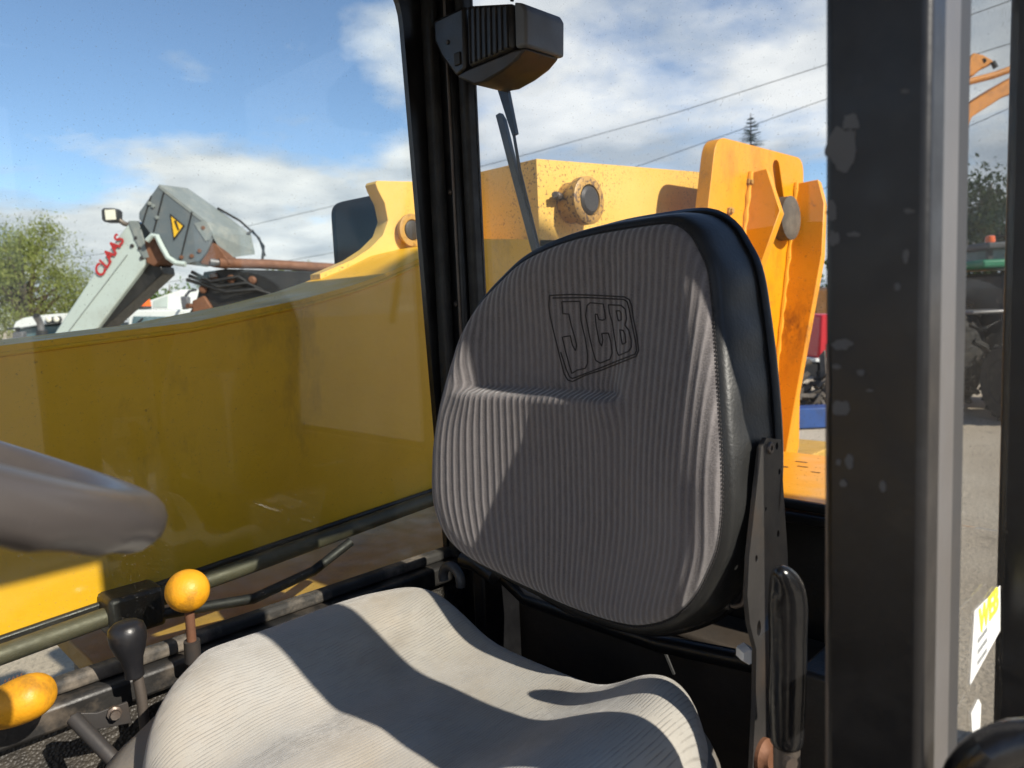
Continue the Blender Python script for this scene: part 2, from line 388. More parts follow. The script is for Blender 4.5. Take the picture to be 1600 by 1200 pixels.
# ================================================================== GROUND
g = MB(); N = 60; S = 900
for i in range(N+1):
    for j in range(N+1):
        fx = (i/N*2-1); fy = (j/N*2-1); x = S*fx*abs(fx)**1.5; y = S*fy*abs(fy)**1.5
        g.v.append((x, y, .02*noise.noise((x*.4, y*.4, 0)) if abs(x) < 30 and abs(y) < 30 else 0))
g.f = [(i*(N+1)+j, (i+1)*(N+1)+j, (i+1)*(N+1)+j+1, i*(N+1)+j+1) for i in range(N) for j in range(N)]
tag(g.build('ground', 'yard_ground', smooth=True), 'dusty concrete and gravel yard around the machines', None, kind='structure')

# ================================================================== CAB
cab = thing('telehandler_cab', (0, .3, .85), 'black steel cab shell with windows around the grey seat', 'cab')
XW, ZS = .45, 1.403
box(-.51, .50, -.34, 1.25, .82, .86).build('floor_panel', 'oily_black', cab)
box(.43, .49, -.30, 1.25, .86, 1.345).build('side_panel', 'grain_panel', cab, bevel=.004)
# window sill: metal ledge, inner trim, rubber
box(.405, .492, -.30, 1.25, 1.347, 1.382).build('window_sill', 'sill_black', cab, bevel=.006)
box(.425, .449, -.175, 1.15, 1.383, 1.402).build('sill_seal', 'dusty_rubber', cab, bevel=.006, seg=3)
for yy in (.045, .075, .115, .30, .335):
    box(.4035, .406, yy, yy+.004, 1.350, 1.379).build('paint_chip', 'sticker_white' if yy < .2 else 'sill_black', cab)
# right-hand side window pane with rounded corners
pane = rounded([(-.170, 1.392), (1.14, 1.392), (1.14, 2.44), (-.130, 2.44)], .10, 8)
pane[0:9] = [Vector((-.170, 1.392))]
MB().slab(yz(pane, .4495), (.005, 0, 0)).build('side_window', 'side_glass', cab)
# frame round that window: outer rectangle minus pane
outer = [(-.30, 1.382), (1.25, 1.382), (1.25, 2.56), (-.30, 2.56)]
hole = rounded([(-.167, 1.396), (1.13, 1.396), (1.13, 2.43), (-.128, 2.43)], .085, 8); hole[0:9] = [Vector((-.167, 1.396))]
MB().slab(yz(outer, .437), (.012, 0, 0), [yz(hole, .437)]).build('side_window_frame', 'cab_black', cab)
# right rear corner post: tube, seals, slit of light between the rubbers
rp = thing
def post(name, x0, x1, y0, y1, z0, z1, mat, bev=.006):
    return box(x0, x1, y0, y1, z0, z1).build(name, mat, cab, bevel=bev, seg=3)
post('corner_post', .386, .435, -.258, -.190, .86, 2.46, 'cab_black', .012)
post('post_seal', .408, .434, -.188, -.166, 1.383, 2.44, 'rubber_black', .006)
post('post_seal', .363, .3855, -.234, -.203, 1.580, 2.44, 'rubber_black', .007)
box(.3885, .3925, -.1895, -.1855, 1.42, 2.40).build('light_slit_strip', 'steel_worn', cab, bevel=.001)  # pale strip shaped as the slit of light, put in as geometry
for zc in (1.86, 2.06, 1.70):
    MB().lathe((.400, -.190, zc), (0, 1, 0), [(.005, 0), (.005, .004), (.003, .006)], 10).build('post_screw', 'steel_dark', cab, smooth=True)
# rear wall below the rear window, its ledge
box(-.375, .49, -.262, -.228, .86, 1.553).build('rear_panel', 'oily_black', cab, bevel=.004)
box(-.37, .385, -.262, -.205, 1.555, 1.569).build('rear_sill', 'cab_black', cab, bevel=.004)
box(-.37, .362, -.232, -.218, 1.5695, 1.582).build('rear_seal', 'rubber_black', cab, bevel=.004)
box(-.484, .363, -.2275, -.2225, 1.5825, 2.44).build('rear_window', 'clear_glass', cab)
box(-.484, -.376, -.2275, -.2225, .95, 1.582).build('corner_window', 'clear_glass', cab)
box(-.484, .385, -.262, -.2, 2.44, 2.50).build('rear_header', 'cab_black', cab, bevel=.006)
# left side: door post, aluminium window channel, quarter pane, rear left post
post('door_post', -.506, -.450, .232, .262, .86, 2.46, 'cab_black', .005)
for k, (cx_, cy_, rx_, ry_) in enumerate(((1318, 232, 26, 30), (1330, 192, 14, 12), (1300, 330, 9, 14), (1303, 372, 8, 12), (1335, 366, 10, 4), (1420, 330, 8, 4), (1415, 400, 5, 9), (1402, 448, 5, 5), (1316, 538, 15, 8), (1308, 573, 7, 4), (1345, 582, 6, 5), (1315, 638, 13, 12), (1310, 722, 4, 5), (1327, 720, 7, 11), (1318, 755, 5, 6), (1379, 760, 5, 9), (1359, 610, 6, 2), (1415, 143, 6, 3))):
    p = [onY(cx_+rx_*(1+.45*noise.noise((math.cos(a)*1.6, math.sin(a)*1.6, k*3.1))+.18*noise.noise((math.cos(a)*5, math.sin(a)*5, k*1.7)))*math.cos(a), cy_+ry_*(1+.45*noise.noise((math.cos(a)*1.6, math.sin(a)*1.6, k*3.1))+.18*noise.noise((math.cos(a)*5, math.sin(a)*5, k*1.7)))*math.sin(a), .2621) for a in [2*math.pi*i/36 for i in range(36)]]
    MB().slab(p, (0, .0004, 0)).build('paint_chip', 'chip_grey', cab)
we = []; wf = []
for k in range(60):
    z_ = 1.40+.42*k/59; we.append(Vector((-.4512, .2622, z_))); wf.append(Vector((-.4512-.0008-.0022*abs(noise.noise((z_*31, .3, 0))), .2622, z_)))
MB().slab(we+wf[::-1], (0, .0003, 0)).build('edge_wear', 'steel_worn', cab)
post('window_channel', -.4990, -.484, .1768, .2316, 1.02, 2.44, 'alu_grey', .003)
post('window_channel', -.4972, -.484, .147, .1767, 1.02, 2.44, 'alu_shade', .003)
box(-.4955, -.4915, .005, .1465, 1.02, 2.262).build('quarter_window', 'clear_glass', cab)
post('rear_post', -.545, -.488, -.095, .004, .86, 2.46, 'cab_black', .006)
box(-.525, -.520, -.205, -.096, 1.02, 2.262).build('rear_side_window', 'clear_glass', cab)
post('rear_post', -.540, -.4845, -.262, -.206, .86, 2.46, 'cab_black', .006)
box(-.530, -.49, -.205, -.096, .86, 1.019).build('quarter_panel', 'cab_black', cab, bevel=.003)
box(-.503, -.485, .031, .2305, .86, 1.0195).build('quarter_panel', 'cab_black', cab, bevel=.004)
box(-.515, -.465, -.30, 1.25, 2.352, 2.48).build('door_header', 'cab_black', cab, bevel=.008)
box(-.512, -.468, -.205, .2315, 2.262, 2.351).build('shade_header', 'cab_black', cab, bevel=.004)  # added out of view to keep sun patches off the boom
post('front_post', -.51, -.45, 1.17, 1.24, .86, 2.46, 'cab_black', .01)
post('front_post', .385, .436, 1.16, 1.24, .86, 2.46, 'cab_black', .01)
box(-.41, .385, 1.18, 1.23, .86, 1.30).build('front_panel', 'grain_panel', cab, bevel=.004)
box(-.41, .385, 1.19, 1.195, 1.30, 2.44).build('windscreen', 'clear_glass', cab)
box(-.41, .385, 1.17, 1.24, 2.42, 2.50).build('front_header', 'cab_black', cab, bevel=.006)
box(-.545, .47, -.34, 1.27, 2.50, 2.60).build('roof', 'cab_black', cab, bevel=.03, seg=4)
box(-.42, .43, -.24, 1.16, 2.475, 2.497).build('roof_lining', 'roof_liner', cab)
# box in the rear left corner beside the hand lever
box(-.40, -.315, -.195, .0, .862, 1.47).build('side_console', 'oily_black', cab, bevel=.005)
box(-.31, .28, -.225, -.13, .862, 1.40).build('rear_console', 'tan_dark', cab, bevel=.006)

# stickers on the quarter pane
st = thing('window_sticker', (-.4960, .1, 1.53), 'white sticker with yellow lettering on the narrow quarter pane', 'sticker')
a0 = onX(1515, 1070, -.4960); a1 = onX(1562, 985, -.4960); b1 = onX(1562, 915, -.4960); b0 = onX(1522, 955, -.4960)
q = [Vector((-.4960, v.y, v.z)) for v in (a0, a1, b1, b0)]
MB().slab(q, (-.0004, 0, 0)).build('sticker_sheet', 'sticker_white', st)
text_mesh('WEB', .028, 'yellow_lettering', 'yellow_print', st, (-.4968, b0.y-.012, (a0.z*.45+b0.z*.55)+.002), (0, -1, .02), (0, 0, 1), .0003)
for i in range(3):
    text_mesh('i l i l i i l i l i l', .0052, 'small_lettering', 'grey_print', st, (-.4968, a0.y-.018, a0.z+.008+.0085*i), (0, -1, .02), (0, 0, 1), .0002)
s2 = [onX(x, y, -.4960) for x, y in ((1519, 1160), (1530, 1150), (1532, 1100), (1528, 1092), (1517, 1115))]
tag(MB().slab([Vector((-.4960, v.y, v.z)) for v in s2], (-.0004, 0, 0)).build('torn_sticker', 'sticker_white'), 'torn white sticker remnant low on the quarter pane', 'sticker')

# glossy black grab handle low beside the rear left post
gh = thing('grab_handle', (-.52, .2, 1.44), 'glossy black curved grab handle outside the quarter pane', 'handle')
hp = [atD(x, y, d) for x, y, d in ((1490, 1262, .44), (1510, 1205, .43), (1545, 1172, .42), (1590, 1156, .42), (1640, 1156, .41), (1690, 1175, .41))]
MB().tube(hp, .0125, 20).build('handle_bar', 'grip_black', gh, smooth=True, sub=1)
MB().tube([hp[0], hp[0]+Vector((.05, .0, -.12))], .0125, 16).build('mount', 'cab_black', gh, smooth=True)

# ================================================================== REAR WIPER
wp = thing('rear_wiper', (.27, -.2, 2.22), 'black wiper motor housing with arm and blade on the rear window', 'wiper')
F_ = [(675, 38), (790, 8), (868, 2), (876, 22), (877, 70), (860, 84), (800, 118), (765, 131), (735, 130), (718, 120), (690, 88), (676, 68)]
Yf = -.165
fr = [onY(x, y, Yf) for x, y in ((676, 32), (725, 8), (727, 108), (712, 120), (688, 88), (678, 66))]
MB().slab(fr, (0, -.085, 0)).build('housing_end', 'grey_plastic' if False else 'knob_black', wp, bevel=.006, seg=3)
# long ribbed body, set toward the middle of the window
b0_ = [onY(x, y, -.155) for x, y in ((728, 8), (800, 4), (802, 76), (730, 106))]
MB().slab(b0_, (0, -.09, 0)).build('housing', 'knob_black', wp, bevel=.008, seg=3)
for i in range(8):
    t = (i+.7)/8.6
    p = [b0_[0].lerp(b0_[1], t), b0_[3].lerp(b0_[2], t)]
    MB().tube([p[0]+Vector((0, .0005, -.004)), p[1]+Vector((0, .0005, .004))], .0022, 8).build('housing_rib', 'knob_black', wp, smooth=True)
e_ = [onY(x, y, -.155) for x, y in ((803, 3), (816, 4), (822, 14), (822, 72), (805, 76))]
MB().slab(e_, (0, -.09, 0)).build('housing_cap', 'grey_plastic', wp, bevel=.006, seg=3)
un = [onY(x, y, -.158) for x, y in ((712, 119), (731, 108), (803, 78), (821, 75), (806, 94), (782, 113), (760, 126), (736, 131))]
MB().slab(un, (0, -.08, 0)).build('housing_base', 'steel_dark', wp, bevel=.004)
sw = onY(715, 92, Yf+.001)
MB().obox(sw, Vector((1, 0, 0)), Vector((0, 1, 0)), Vector((0, 0, 1)), .008, .002, .0105).build('switch', 'black_print', wp, bevel=.002)
MB().lathe(onY(700, 66, Yf), (0, 1, 0), [(.004, 0), (.004, .002), (.002, .003)], 10).build('screw', 'steel_dark', wp, smooth=True)
MB().tube([onY(800, 2, -.2), onY(802, -30, -.2), onY(815, -60, -.2)], .003, 8).build('cable', 'rubber_black', wp, smooth=True)
Yo = -.250
box(.285, .305, -.262, -.2, 2.235, 2.255).build('spindle', 'steel_dark', wp, bevel=.003)
ar = [onY(773, 128, Yo), onY(790, 128, Yo), onY(806, 209, Yo), onY(800, 212, Yo), onY(792, 188, Yo)]
MB().slab(ar, (0, -.008, 0)).build('wiper_arm', 'dark_grey', wp, bevel=.001)
MB().tube([onY(802, 205, Yo-.004), onY(812, 265, Yo-.004), onY(842, 388, Yo-.004), onY(870, 500, Yo-.004)], .0028, 8).build('arm_rod', 'steel_dark', wp, smooth=True)
MB().slab([onY(x, y, Yo+.002) for x, y in ((774, 180), (780, 176), (786, 186), (800, 245), (838, 383), (870, 495), (862, 497), (828, 385), (792, 250))], (0, -.010, 0)).build('wiper_blade', 'grey_plastic', wp, bevel=.001)

# ================================================================== SEAT
seat = thing('operator_seat', (.01, .15, .86), 'worn grey ribbed fabric operator seat with black vinyl edges', 'seat')
TB = R(3); O = Vector((.0, .02, 1.45)); BW = Vector((1, 0, 0)); BH = Vector((0, -math.sin(TB), math.cos(TB))); BN = Vector((0, math.cos(TB), math.sin(TB)))
def wh(x, y, dep=0.):
    p = onPlane(x, y, O+BN*dep, BN)-O; return Vector((p.dot(BW), p.dot(BH)))
out_px = [(1052, 349), (1000, 354), (930, 366), (870, 384), (822, 408), (788, 438), (757, 472), (730, 518), (712, 569), (697, 620), (687, 670), (682, 722), (682, 771), (690, 809), (709, 844), (741, 871), (785, 894), (830, 916),
          (880, 940), (935, 962), (985, 976), (1022, 975), (1058, 962), (1088, 934), (1112, 890), (1126, 850), (1133, 780), (1131, 700), (1125, 600), (1118, 500), (1110, 425), (1097, 392), (1080, 364)]
def gdep(wv, hv):
    a, ex = (.118, 1.6) if wv > 0 else (.046, 1.9)
    return a*(min(abs(wv), .225)/.225)**ex*(1-.82*sstep(.20, .46, hv))
def wh_s(x, y):
    d = 0.
    for _ in range(60):
        q = wh(x, y, d); d = .5*d+.5*gdep(q.x, q.y)
    return q
poly = [wh_s(*p) for p in out_px]
def resample(pts, n):
    P = pts+[pts[0]]
    # closed Catmull-Rom then even spacing
    k = len(pts); dense = []
    for i in range(k):
        p0, p1, p2, p3 = pts[i-1], pts[i], pts[(i+1) % k], pts[(i+2) % k]
        for j in range(12):
            t = j/12
            dense.append(.5*((2*p1)+(p2-p0)*t+(2*p0-5*p1+4*p2-p3)*t*t+(3*p1-p0-3*p2+p3)*t**3))
    dense.append(dense[0]); ln = [0]
    for a, b in zip(dense, dense[1:]): ln.append(ln[-1]+(b-a).length)
    out = []; j = 0
    for i in range(n):
        s = ln[-1]*i/n
        while ln[j+1] < s: j += 1
        t = (s-ln[j])/max(1e-9, ln[j+1]-ln[j]); out.append(dense[j].lerp(dense[j+1], t))
    return out
NSEG = 180; ol = resample(poly, NSEG)
cen = sum(ol, Vector((0, 0)))/NSEG
HC = wh(920, 619, .03).y                               # height of the cross seam
def depth(wv, hv, s):
    th = .80+.08*sstep(.04, -.18, wv); e = math.sqrt(max(0, 1-max(0, (s-th)/(1-th))**2.2))
    wc = wv-(-.005)
    d = (.030-.012*sstep(.05, -.15, wv))*e
    d += gdep(wv, hv)
    inn = 1-sstep(.095, .135, abs(wc))
    step = sstep(-.004, .006, hv-HC)
    d -= .016*inn*step*(1-.75*sstep(HC+.02, HC+.20, hv))*e
    d += .010*inn*(1-step)*math.exp(-max(0, HC-hv)/.10)*e
    d -= .006*inn*math.exp(-((hv-HC)/.006)**2)
    return d
fab = MB(); fab.uv = []
NR = 64
def put(wv, hv, s):
    p = O+BW*wv+BH*hv+BN*depth(wv, hv, s); fab.v.append(tuple(p))
    pin = 1+.22*sstep(.16, -.02, hv)*1.0
    bend = .010*math.exp(-((hv-HC)/.03)**2)*(1 if wv > 0 else -1)*math.exp(-((abs(wv)-.115)/.03)**2)
    fab.uv.append((wv*pin+bend, hv))
put(cen.x, cen.y, 0)
for r_ in range(1, NR+1):
    s = (r_/NR)
    for p in ol: q_ = cen+(p-cen)*s; put(q_.x, q_.y, s)
for i in range(NSEG): fab.f.append((0, 1+i, 1+(i+1) % NSEG))
for r_ in range(NR-1):
    for i in range(NSEG):
        a = 1+r_*NSEG+i; b = 1+r_*NSEG+(i+1) % NSEG; fab.f.append((a, a+NSEG, b+NSEG, b))
bo = fab.build('backrest', 'back_fabric', seat, smooth=True, angle=180); tag(bo, 'grey corduroy ribbed backrest cover with stitched emblem', None)
# vinyl side of the backrest, rim and back shell
nrm = []
for i in range(NSEG):
    t = (ol[(i+1) % NSEG]-ol[i-1]).normalized(); nn = Vector((t.y, -t.x))
    if nn.dot(ol[i]-cen) < 0: nn = -nn
    nrm.append(nn)
def ringt(off, t, wob=0., end=-.018):
    return [O+BW*(p.x+n.x*(off+wob*math.sin(i*.9)))+BH*(p.y+n.y*off)+BN*(gdep(p.x, p.y)*(1-t)+(end-.040*sstep(.12, .42, p.y))*t) for i, (p, n) in enumerate(zip(ol, nrm))]
def ringo(off, back, wob=0.): 
    return [O+BW*(p.x+n.x*(off+wob*math.sin(i*.9)))+BH*(p.y+n.y*off)-BN*(back-gdep(p.x, p.y)*max(0, 1-max(0, back)/.09)) for i, (p, n) in enumerate(zip(ol, nrm))]
vy = MB().loft([ringo(-.004, -.004), ringo(.004, -.003), ringt(.009, .06), ringt(.012, .22, .0008), ringt(.015, .5, .0012), ringt(.016, .75, .0008), ringt(.017, 1)])
vb = vy.build('vinyl_side', 'vinyl', seat, smooth=True, angle=70); tag(vb, 'cracked black vinyl edge of the backrest', None)
MB().loft([ringt(.012, .97), ringt(.020, .93), ringt(.024, 1.02), ringt(.021, 1.08, 0, -.022), ringo(.004, .072), ringo(-.03, .085), ringo(-.09, .095)], True, False, True).build('back_shell', 'cab_black', seat, smooth=True, angle=60)
# stitched seam along the fabric edge
seam = ringo(.0005, -.0048)
for i in range(0, NSEG, 1):
    pass
sm = MB()
for i in range(NSEG*2):
    k = i/2; a = seam[int(k) % NSEG].lerp(seam[(int(k)+1) % NSEG], k-int(k)); k2 = k+.28; b = seam[int(k2) % NSEG].lerp(seam[(int(k2)+1) % NSEG], k2-int(k2))
    sm.tube([a, b], .0009, 5)
sm.build('stitching', 'stitch', bo)
bo.children[-1]['kind'] = 'stuff'
# emblem: outlines stitched into the fabric (coordinates read off the photograph, laid onto the cover)
def onback(x, y):
    d = .03
    for _ in range(6):
        q = wh(x, y, d); d = depth(q.x, q.y, .3)
    return O+BW*q.x+BH*q.y+BN*(d+.0004)
def Z(zx, zy): return (840+zx*180/1137, 430+zy*190/1200)
emb = [
 [(120, 200), (330, 190), (600, 200), (860, 215), (905, 240), (930, 300), (945, 420), (980, 590), (1000, 740), (975, 800), (800, 870), (640, 935), (480, 985), (345, 1050), (300, 1035), (262, 970), (225, 820), (170, 600), (125, 400), (112, 300), (120, 200)],
 [(150, 225), (500, 222), (850, 240), (885, 262), (905, 340), (930, 470), (965, 640), (980, 740), (960, 780), (800, 842), (620, 915), (345, 1020), (318, 1005), (285, 930), (230, 760)],
 [(240, 262), (420, 258), (430, 450), (470, 620), (495, 780), (495, 870), (470, 920), (390, 938), (340, 970), (318, 900), (280, 760), (245, 610), (325, 598), (345, 690), (375, 745), (388, 700), (370, 620), (335, 500), (310, 385), (250, 380), (240, 262)],
 [(475, 400), (490, 300), (520, 272), (650, 285), (665, 370), (672, 430), (640, 445), (605, 435), (590, 385), (570, 385), (580, 500), (610, 660), (635, 700), (645, 640), (635, 575), (700, 572), (725, 660), (738, 770), (715, 830), (620, 868), (575, 840), (545, 740), (515, 610), (475, 400)],
 [(700, 292), (825, 298), (866, 335), (880, 430), (862, 492), (900, 545), (925, 640), (925, 712), (900, 750), (800, 792), (780, 740), (765, 640), (740, 470), (710, 370), (700, 292)],
 [(776, 352), (812, 352), (826, 380), (828, 440), (800, 452), (776, 352)], [(812, 540), (846, 545), (866, 590), (872, 665), (838, 682), (812, 540)],
]
em = MB()
for pl_ in emb:
    pts = []
    for a, b in zip(pl_, pl_[1:]):
        for j in range(6): pts.append(onback(*Z(a[0]+(b[0]-a[0])*j/6, a[1]+(b[1]-a[1])*j/6)))
    pts.append(onback(*Z(*pl_[-1]))); em.tube(pts, .0008, 5)
tag(em.build('stitched_emblem', 'stitch', bo, smooth=True), 'dark stitched outline emblem reading JCB in a slanted frame', None)

# ---- cushion
cu_ = MB(); cu_.uv = []
X0, X1, Y0, Y1 = -.292, .278, .040, .508
xm, ym, hx, hy = (X0+X1)/2, (Y0+Y1)/2, (X1-X0)/2, (Y1-Y0)/2
NU, NV = 90, 40
def sq(a, n=4.2):
    c, s_ = math.cos(a), math.sin(a); return Vector((math.copysign(abs(c)**(2/n), c), math.copysign(abs(s_)**(2/n), s_)))
def cz(x, y, s):
    wx = (x-xm)
    z = 1.408
    z += .052*sstep(.07, .23, wx) + .052*sstep(.08, .23, -wx)
    z += .020*math.exp(-((wx-.02)/.05)**2)*sstep(.12, .50, y)                # pommel between the thighs
    z += .010*sstep(.14, .05, y)*sstep(.02, .2, abs(wx))
    z -= .030*sstep(.36, .53, y)
    z += .004*noise.noise((x*9, y*9, 1.3))+.0018*noise.noise((x*24, y*24, 4.1))
    e = max(0, (s-.82)/.18); z -= .060*(1-math.sqrt(max(0, 1-e**2.3)))
    return z
for r_ in range(NV+1):
    s = r_/NV
    for i in range(NU):
        an_ = 2*math.pi*i/NU; ex_ = (4.4 if math.sin(an_) < 0 else 4.4-1.7*sstep(0, .5, math.sin(an_))); d_ = sq(an_, ex_ if s > .5 else 2+(ex_-2)*s/.5); x = xm+hx*d_.x*s; y = ym+hy*d_.y*s
        cu_.v.append((x, y, cz(x, y, s))); cu_.uv.append((x+.02*math.sin(y*5), y))
for r_ in range(NV):
    for i in range(NU):
        a = r_*NU+i; b = r_*NU+(i+1) % NU; cu_.f.append((a, b, b+NU, a+NU))
co = cu_.build('cushion', 'seat_fabric', seat, smooth=True, angle=180, sub=1); tag(co, 'sun bleached beige ribbed seat cushion cover', None)
edge = [Vector(cu_.v[NV*NU+i]) for i in range(NU)]
def er(k, dz, z=None, fy=0.):
    out = []
    for p in edge:
        d = Vector((p.x-xm, p.y-ym, 0)); q = Vector((xm, ym, 0))+d*k; f_ = sstep(-.1, .75, d.y/hy); q.y += fy*f_; q.x += .45*fy*f_*d.x/hx; out.append(Vector((q.x, q.y, (p.z+dz) if z is None else z)))
    return out
MB().loft([er(.985, .002), er(1.0, .001), er(1.02, -.008, None, .022), er(1.04, -.024, None, .040), er(1.06, -.06, None, .050), er(1.06, 0, 1.295, .048), er(.95, 0, 1.282, .02), er(.5, 0, 1.28)], True, False, True).build('cushion_side', 'seat_side', seat, smooth=True, angle=60)
box(-.20, .22, .08, .48, 1.06, 1.282).build('seat_base', 'oily_black', seat, bevel=.02)
for xx in (-.19, .21): box(xx, xx+.035, -.05, .52, .862, 1.06).build('seat_rail', 'steel_dark', seat, bevel=.004)
# side plate of the recliner with holes
Xp = -.292
def pp(x, y): v = onX(x, y, Xp); return (v.y, v.z)
pl = [pp(*p) for p in ((1198, 684), (1221, 687), (1224, 760), (1231, 870), (1233, 960), (1228, 1080), (1216, 1210), (1210, 1290), (1172, 1290), (1176, 1200), (1181, 1100), (1182, 1015), (1172, 975), (1168, 930), (1171, 870), (1182, 770), (1190, 700))]
hl = [circle_yz(pp(*c), r, Xp, 10, ry) for c, r, ry in (((1214, 697), .0030, .0038), ((1218, 737), .0026, .0034), ((1216, 834), .0028, .0036), ((1182, 873), .0026, .0038), ((1186, 982), .0045, .0085), ((1197, 795), .0015, .002))]
MB().slab(yz(pl, Xp), (.005, 0, 0), hl).build('recliner_plate', 'steel_dark', seat, bevel=.0008, seg=1)
c_ = pp(1203, 700); MB().lathe((Xp, c_[0], c_[1]), (-1, 0, 0), [(.0062, -.001), (.0062, .001), (.0052, .0022), (.0028, .0022), (.0026, .0004), (.0004, .0004)], 16).build('rivet', 'steel_worn', seat, smooth=True)
c_ = pp(1190, 1178); MB().lathe((Xp, c_[0], c_[1]), (-1, 0, 0), [(.017, -.001), (.017, .004), (.012, .008), (.011, .012), (.0004, .012)], 18).build('pivot_bolt', 'rust', seat, smooth=True)
c_ = onX(1168, 1023, -.275); MB().lathe(c_, (-.55, .5, .1), [(.009, -.012), (.009, .004), (.0075, .007), (.0004, .007)], 6).build('bolt_cap', 'white_plastic', seat, smooth=True, angle=30)
# small bent adjuster rod
q0 = [onY(x, y, .0) for x, y in ((1122, 942), (1142, 945), (1150, 947), (1160, 944), (1164, 935), (1167, 900))]
MB().tube(q0, .0032, 10).build('adjuster_rod', 'steel_worn', seat, smooth=True)
MB().tube([onY(1122, 942, .0), onY(1143, 946, .0)], .0056, 12).build('adjuster_grip', 'steel_dark', seat, smooth=True)
# bracing under the backrest
MB().tube([(-.25, -.06, 1.43), (-.10, -.075, 1.405), (.14, -.075, 1.405), (.24, -.06, 1.47)], .012, 12).build('frame_tube', 'cab_black', seat, smooth=True)
box(-.285, -.262, -.10, -.03, 1.26, 1.47).build('hinge_bracket', 'cab_black', seat, bevel=.004)
box(.200, .225, -.12, -.04, 1.26, 1.55).build('hinge_bracket', 'cab_black', seat, bevel=.004)
bl = onY(706, 905, .02); MB().tube([bl+Vector((.020*math.cos(a), 0, .020*math.sin(a))) for a in [math.pi*i/10 for i in range(-1, 12)]], .0075, 12).build('belt_loop', 'alu_shade', seat, smooth=True)
bw = onY(745, 880, -.03); MB().tube([bw+Vector((.03, 0, .0)), bw, bw+Vector((-.04, 0, -.012))], .013, 14).build('hinge_barrel', 'cab_black', seat, smooth=True)
MB().tube([(-.02, -.11, 1.395), (-.06, -.10, 1.42), (-.09, -.09, 1.40), (-.11, -.09, 1.36)], .003, 8).build('control_cable', 'rubber_black', seat, smooth=True)
# bracket bolted to the right-hand side of the seat
xb = .325
bk = [onX(x, y, xb) for x, y in ((108, 1118), (120, 1112), (150, 1112), (198, 1095), (205, 1128), (150, 1138), (130, 1140))]
MB().slab(bk, (-.004, 0, 0)).build('side_bracket', 'steel_dark', seat, bevel=.001)
MB().lathe(onX(178, 1113, xb-.004), (-1, .15, .1), [(.0085, 0), (.0085, .006), (.006, .0075), (.0055, .013), (.0004, .013)], 8).build('bracket_bolt', 'steel_worn', seat, smooth=True, angle=30)
MB().tube([onX(115, 1122, xb-.002), onX(195, 1205, xb-.07), onX(225, 1245, xb-.09)], .0085, 12).build('support_rod', 'steel_dark', seat, smooth=True)
box(.322, .336, .14, .42, 1.20, 1.335).build('side_flange', 'seat_side', seat, bevel=.004)

# ================================================================== LEVERS
def sph(c, r, sx=1, sy=1, sz=1, n=20):
    m = MB(); rings = []
    for j in range(n+1):
        th = math.pi*j/n; rings.append([Vector(c)+Vector((r*sx*math.sin(th)*math.cos(2*math.pi*i/24)+1e-6*math.cos(i), r*sy*math.sin(th)*math.sin(2*math.pi*i/24)+1e-6*math.sin(i), r*sz*math.cos(th))) for i in range(24)])
    return m.loft(rings)
bc = onX(293, 923, .365)
lv = thing('control_lever', (bc.x, bc.y, .86), 'control lever with round yellow ball knob beside the seat cushion', 'lever', 'levers right of the seat')
sph(bc, .0283).build('ball_knob', 'knob_yellow', lv, smooth=True, angle=180)
MB().tube([bc+Vector((0, 0, -.022)), bc+Vector((.002, .0, -.09)), bc+Vector((.012, 0, -.2)), (bc.x+.02, bc.y, .87)], .0062, 12).build('lever_rod', 'rust', lv, smooth=True)
MB().tube([bc+Vector((.001, 0, -.070)), bc+Vector((.003, 0, -.10))], .0105, 14).build('lever_collar', 'steel_dark', lv, smooth=True)
kc = onX(204, 998, .365)
lv = thing('control_lever', (kc.x, kc.y, .86), 'short control lever with black mushroom shaped knob near window sill', 'lever', 'levers right of the seat')
kd = (onX(216, 1062, .36)-kc).normalized(); kl = (onX(216, 1062, .36)-kc).length
MB().lathe(kc+Vector((-.004, .004, .002)), kd, [(.004, -.024), (.014, -.0225), (.0205, -.017), (.0225, -.008), (.0215, .003), (.0185, .014), (.0135, .026), (.0115, .038), (.0112, kl*.9), (.008, kl*.92)], 24).build('lever_knob', 'knob_black', lv, smooth=True)
MB().tube([kc+kd*kl*.85, kc+kd*kl*1.4, Vector((kc.x+.02, kc.y-.02, .87))], .0065, 12).build('lever_rod', 'steel_worn', lv, smooth=True)
yc = onX(34, 1094, .345)
lv = thing('control_lever', (yc.x, yc.y, .86), 'control lever with large yellow oval knob with worn symbol', 'lever', 'levers right of the seat')
ax = (CR*.92+CU*.38).normalized(); up = (CU-ax*CU.dot(ax)).normalized(); fw = ax.cross(up)
rings = []
prof = [(-.046, .010), (-.044, .018), (-.034, .025), (-.015, .0295), (.006, .031), (.020, .0285), (.029, .022), (.033, .013), (.0345, .004)]
for h_, r_ in prof: rings.append([yc+ax*h_+up*(r_*.86*math.sin(2*math.pi*i/26))+fw*(r_*math.cos(2*math.pi*i/26)) for i in range(26)])
kn = MB().loft(rings, True, True, True).build('oval_knob', 'knob_yellow', lv, smooth=True, sub=1, angle=180)
sy0 = yc+up*.0268+ax*.002-fw*.0035
for k in range(5): MB().tube([sy0+ax*(.005*k-.012)-CD*.004, sy0+ax*(.005*k-.010)-CD*.004+up*.0012], .0006, 6).build('worn_mark', 'rust', kn)
MB().tube([yc-ax*.035, yc-ax*.06+Vector((0, 0, -.03)), yc-ax*.07+Vector((0, 0, -.15)), Vector(((yc-ax*.07).x, (yc-ax*.07).y, .87))], .011, 14).build('lever_rod', 'steel_dark', lv, smooth=True)
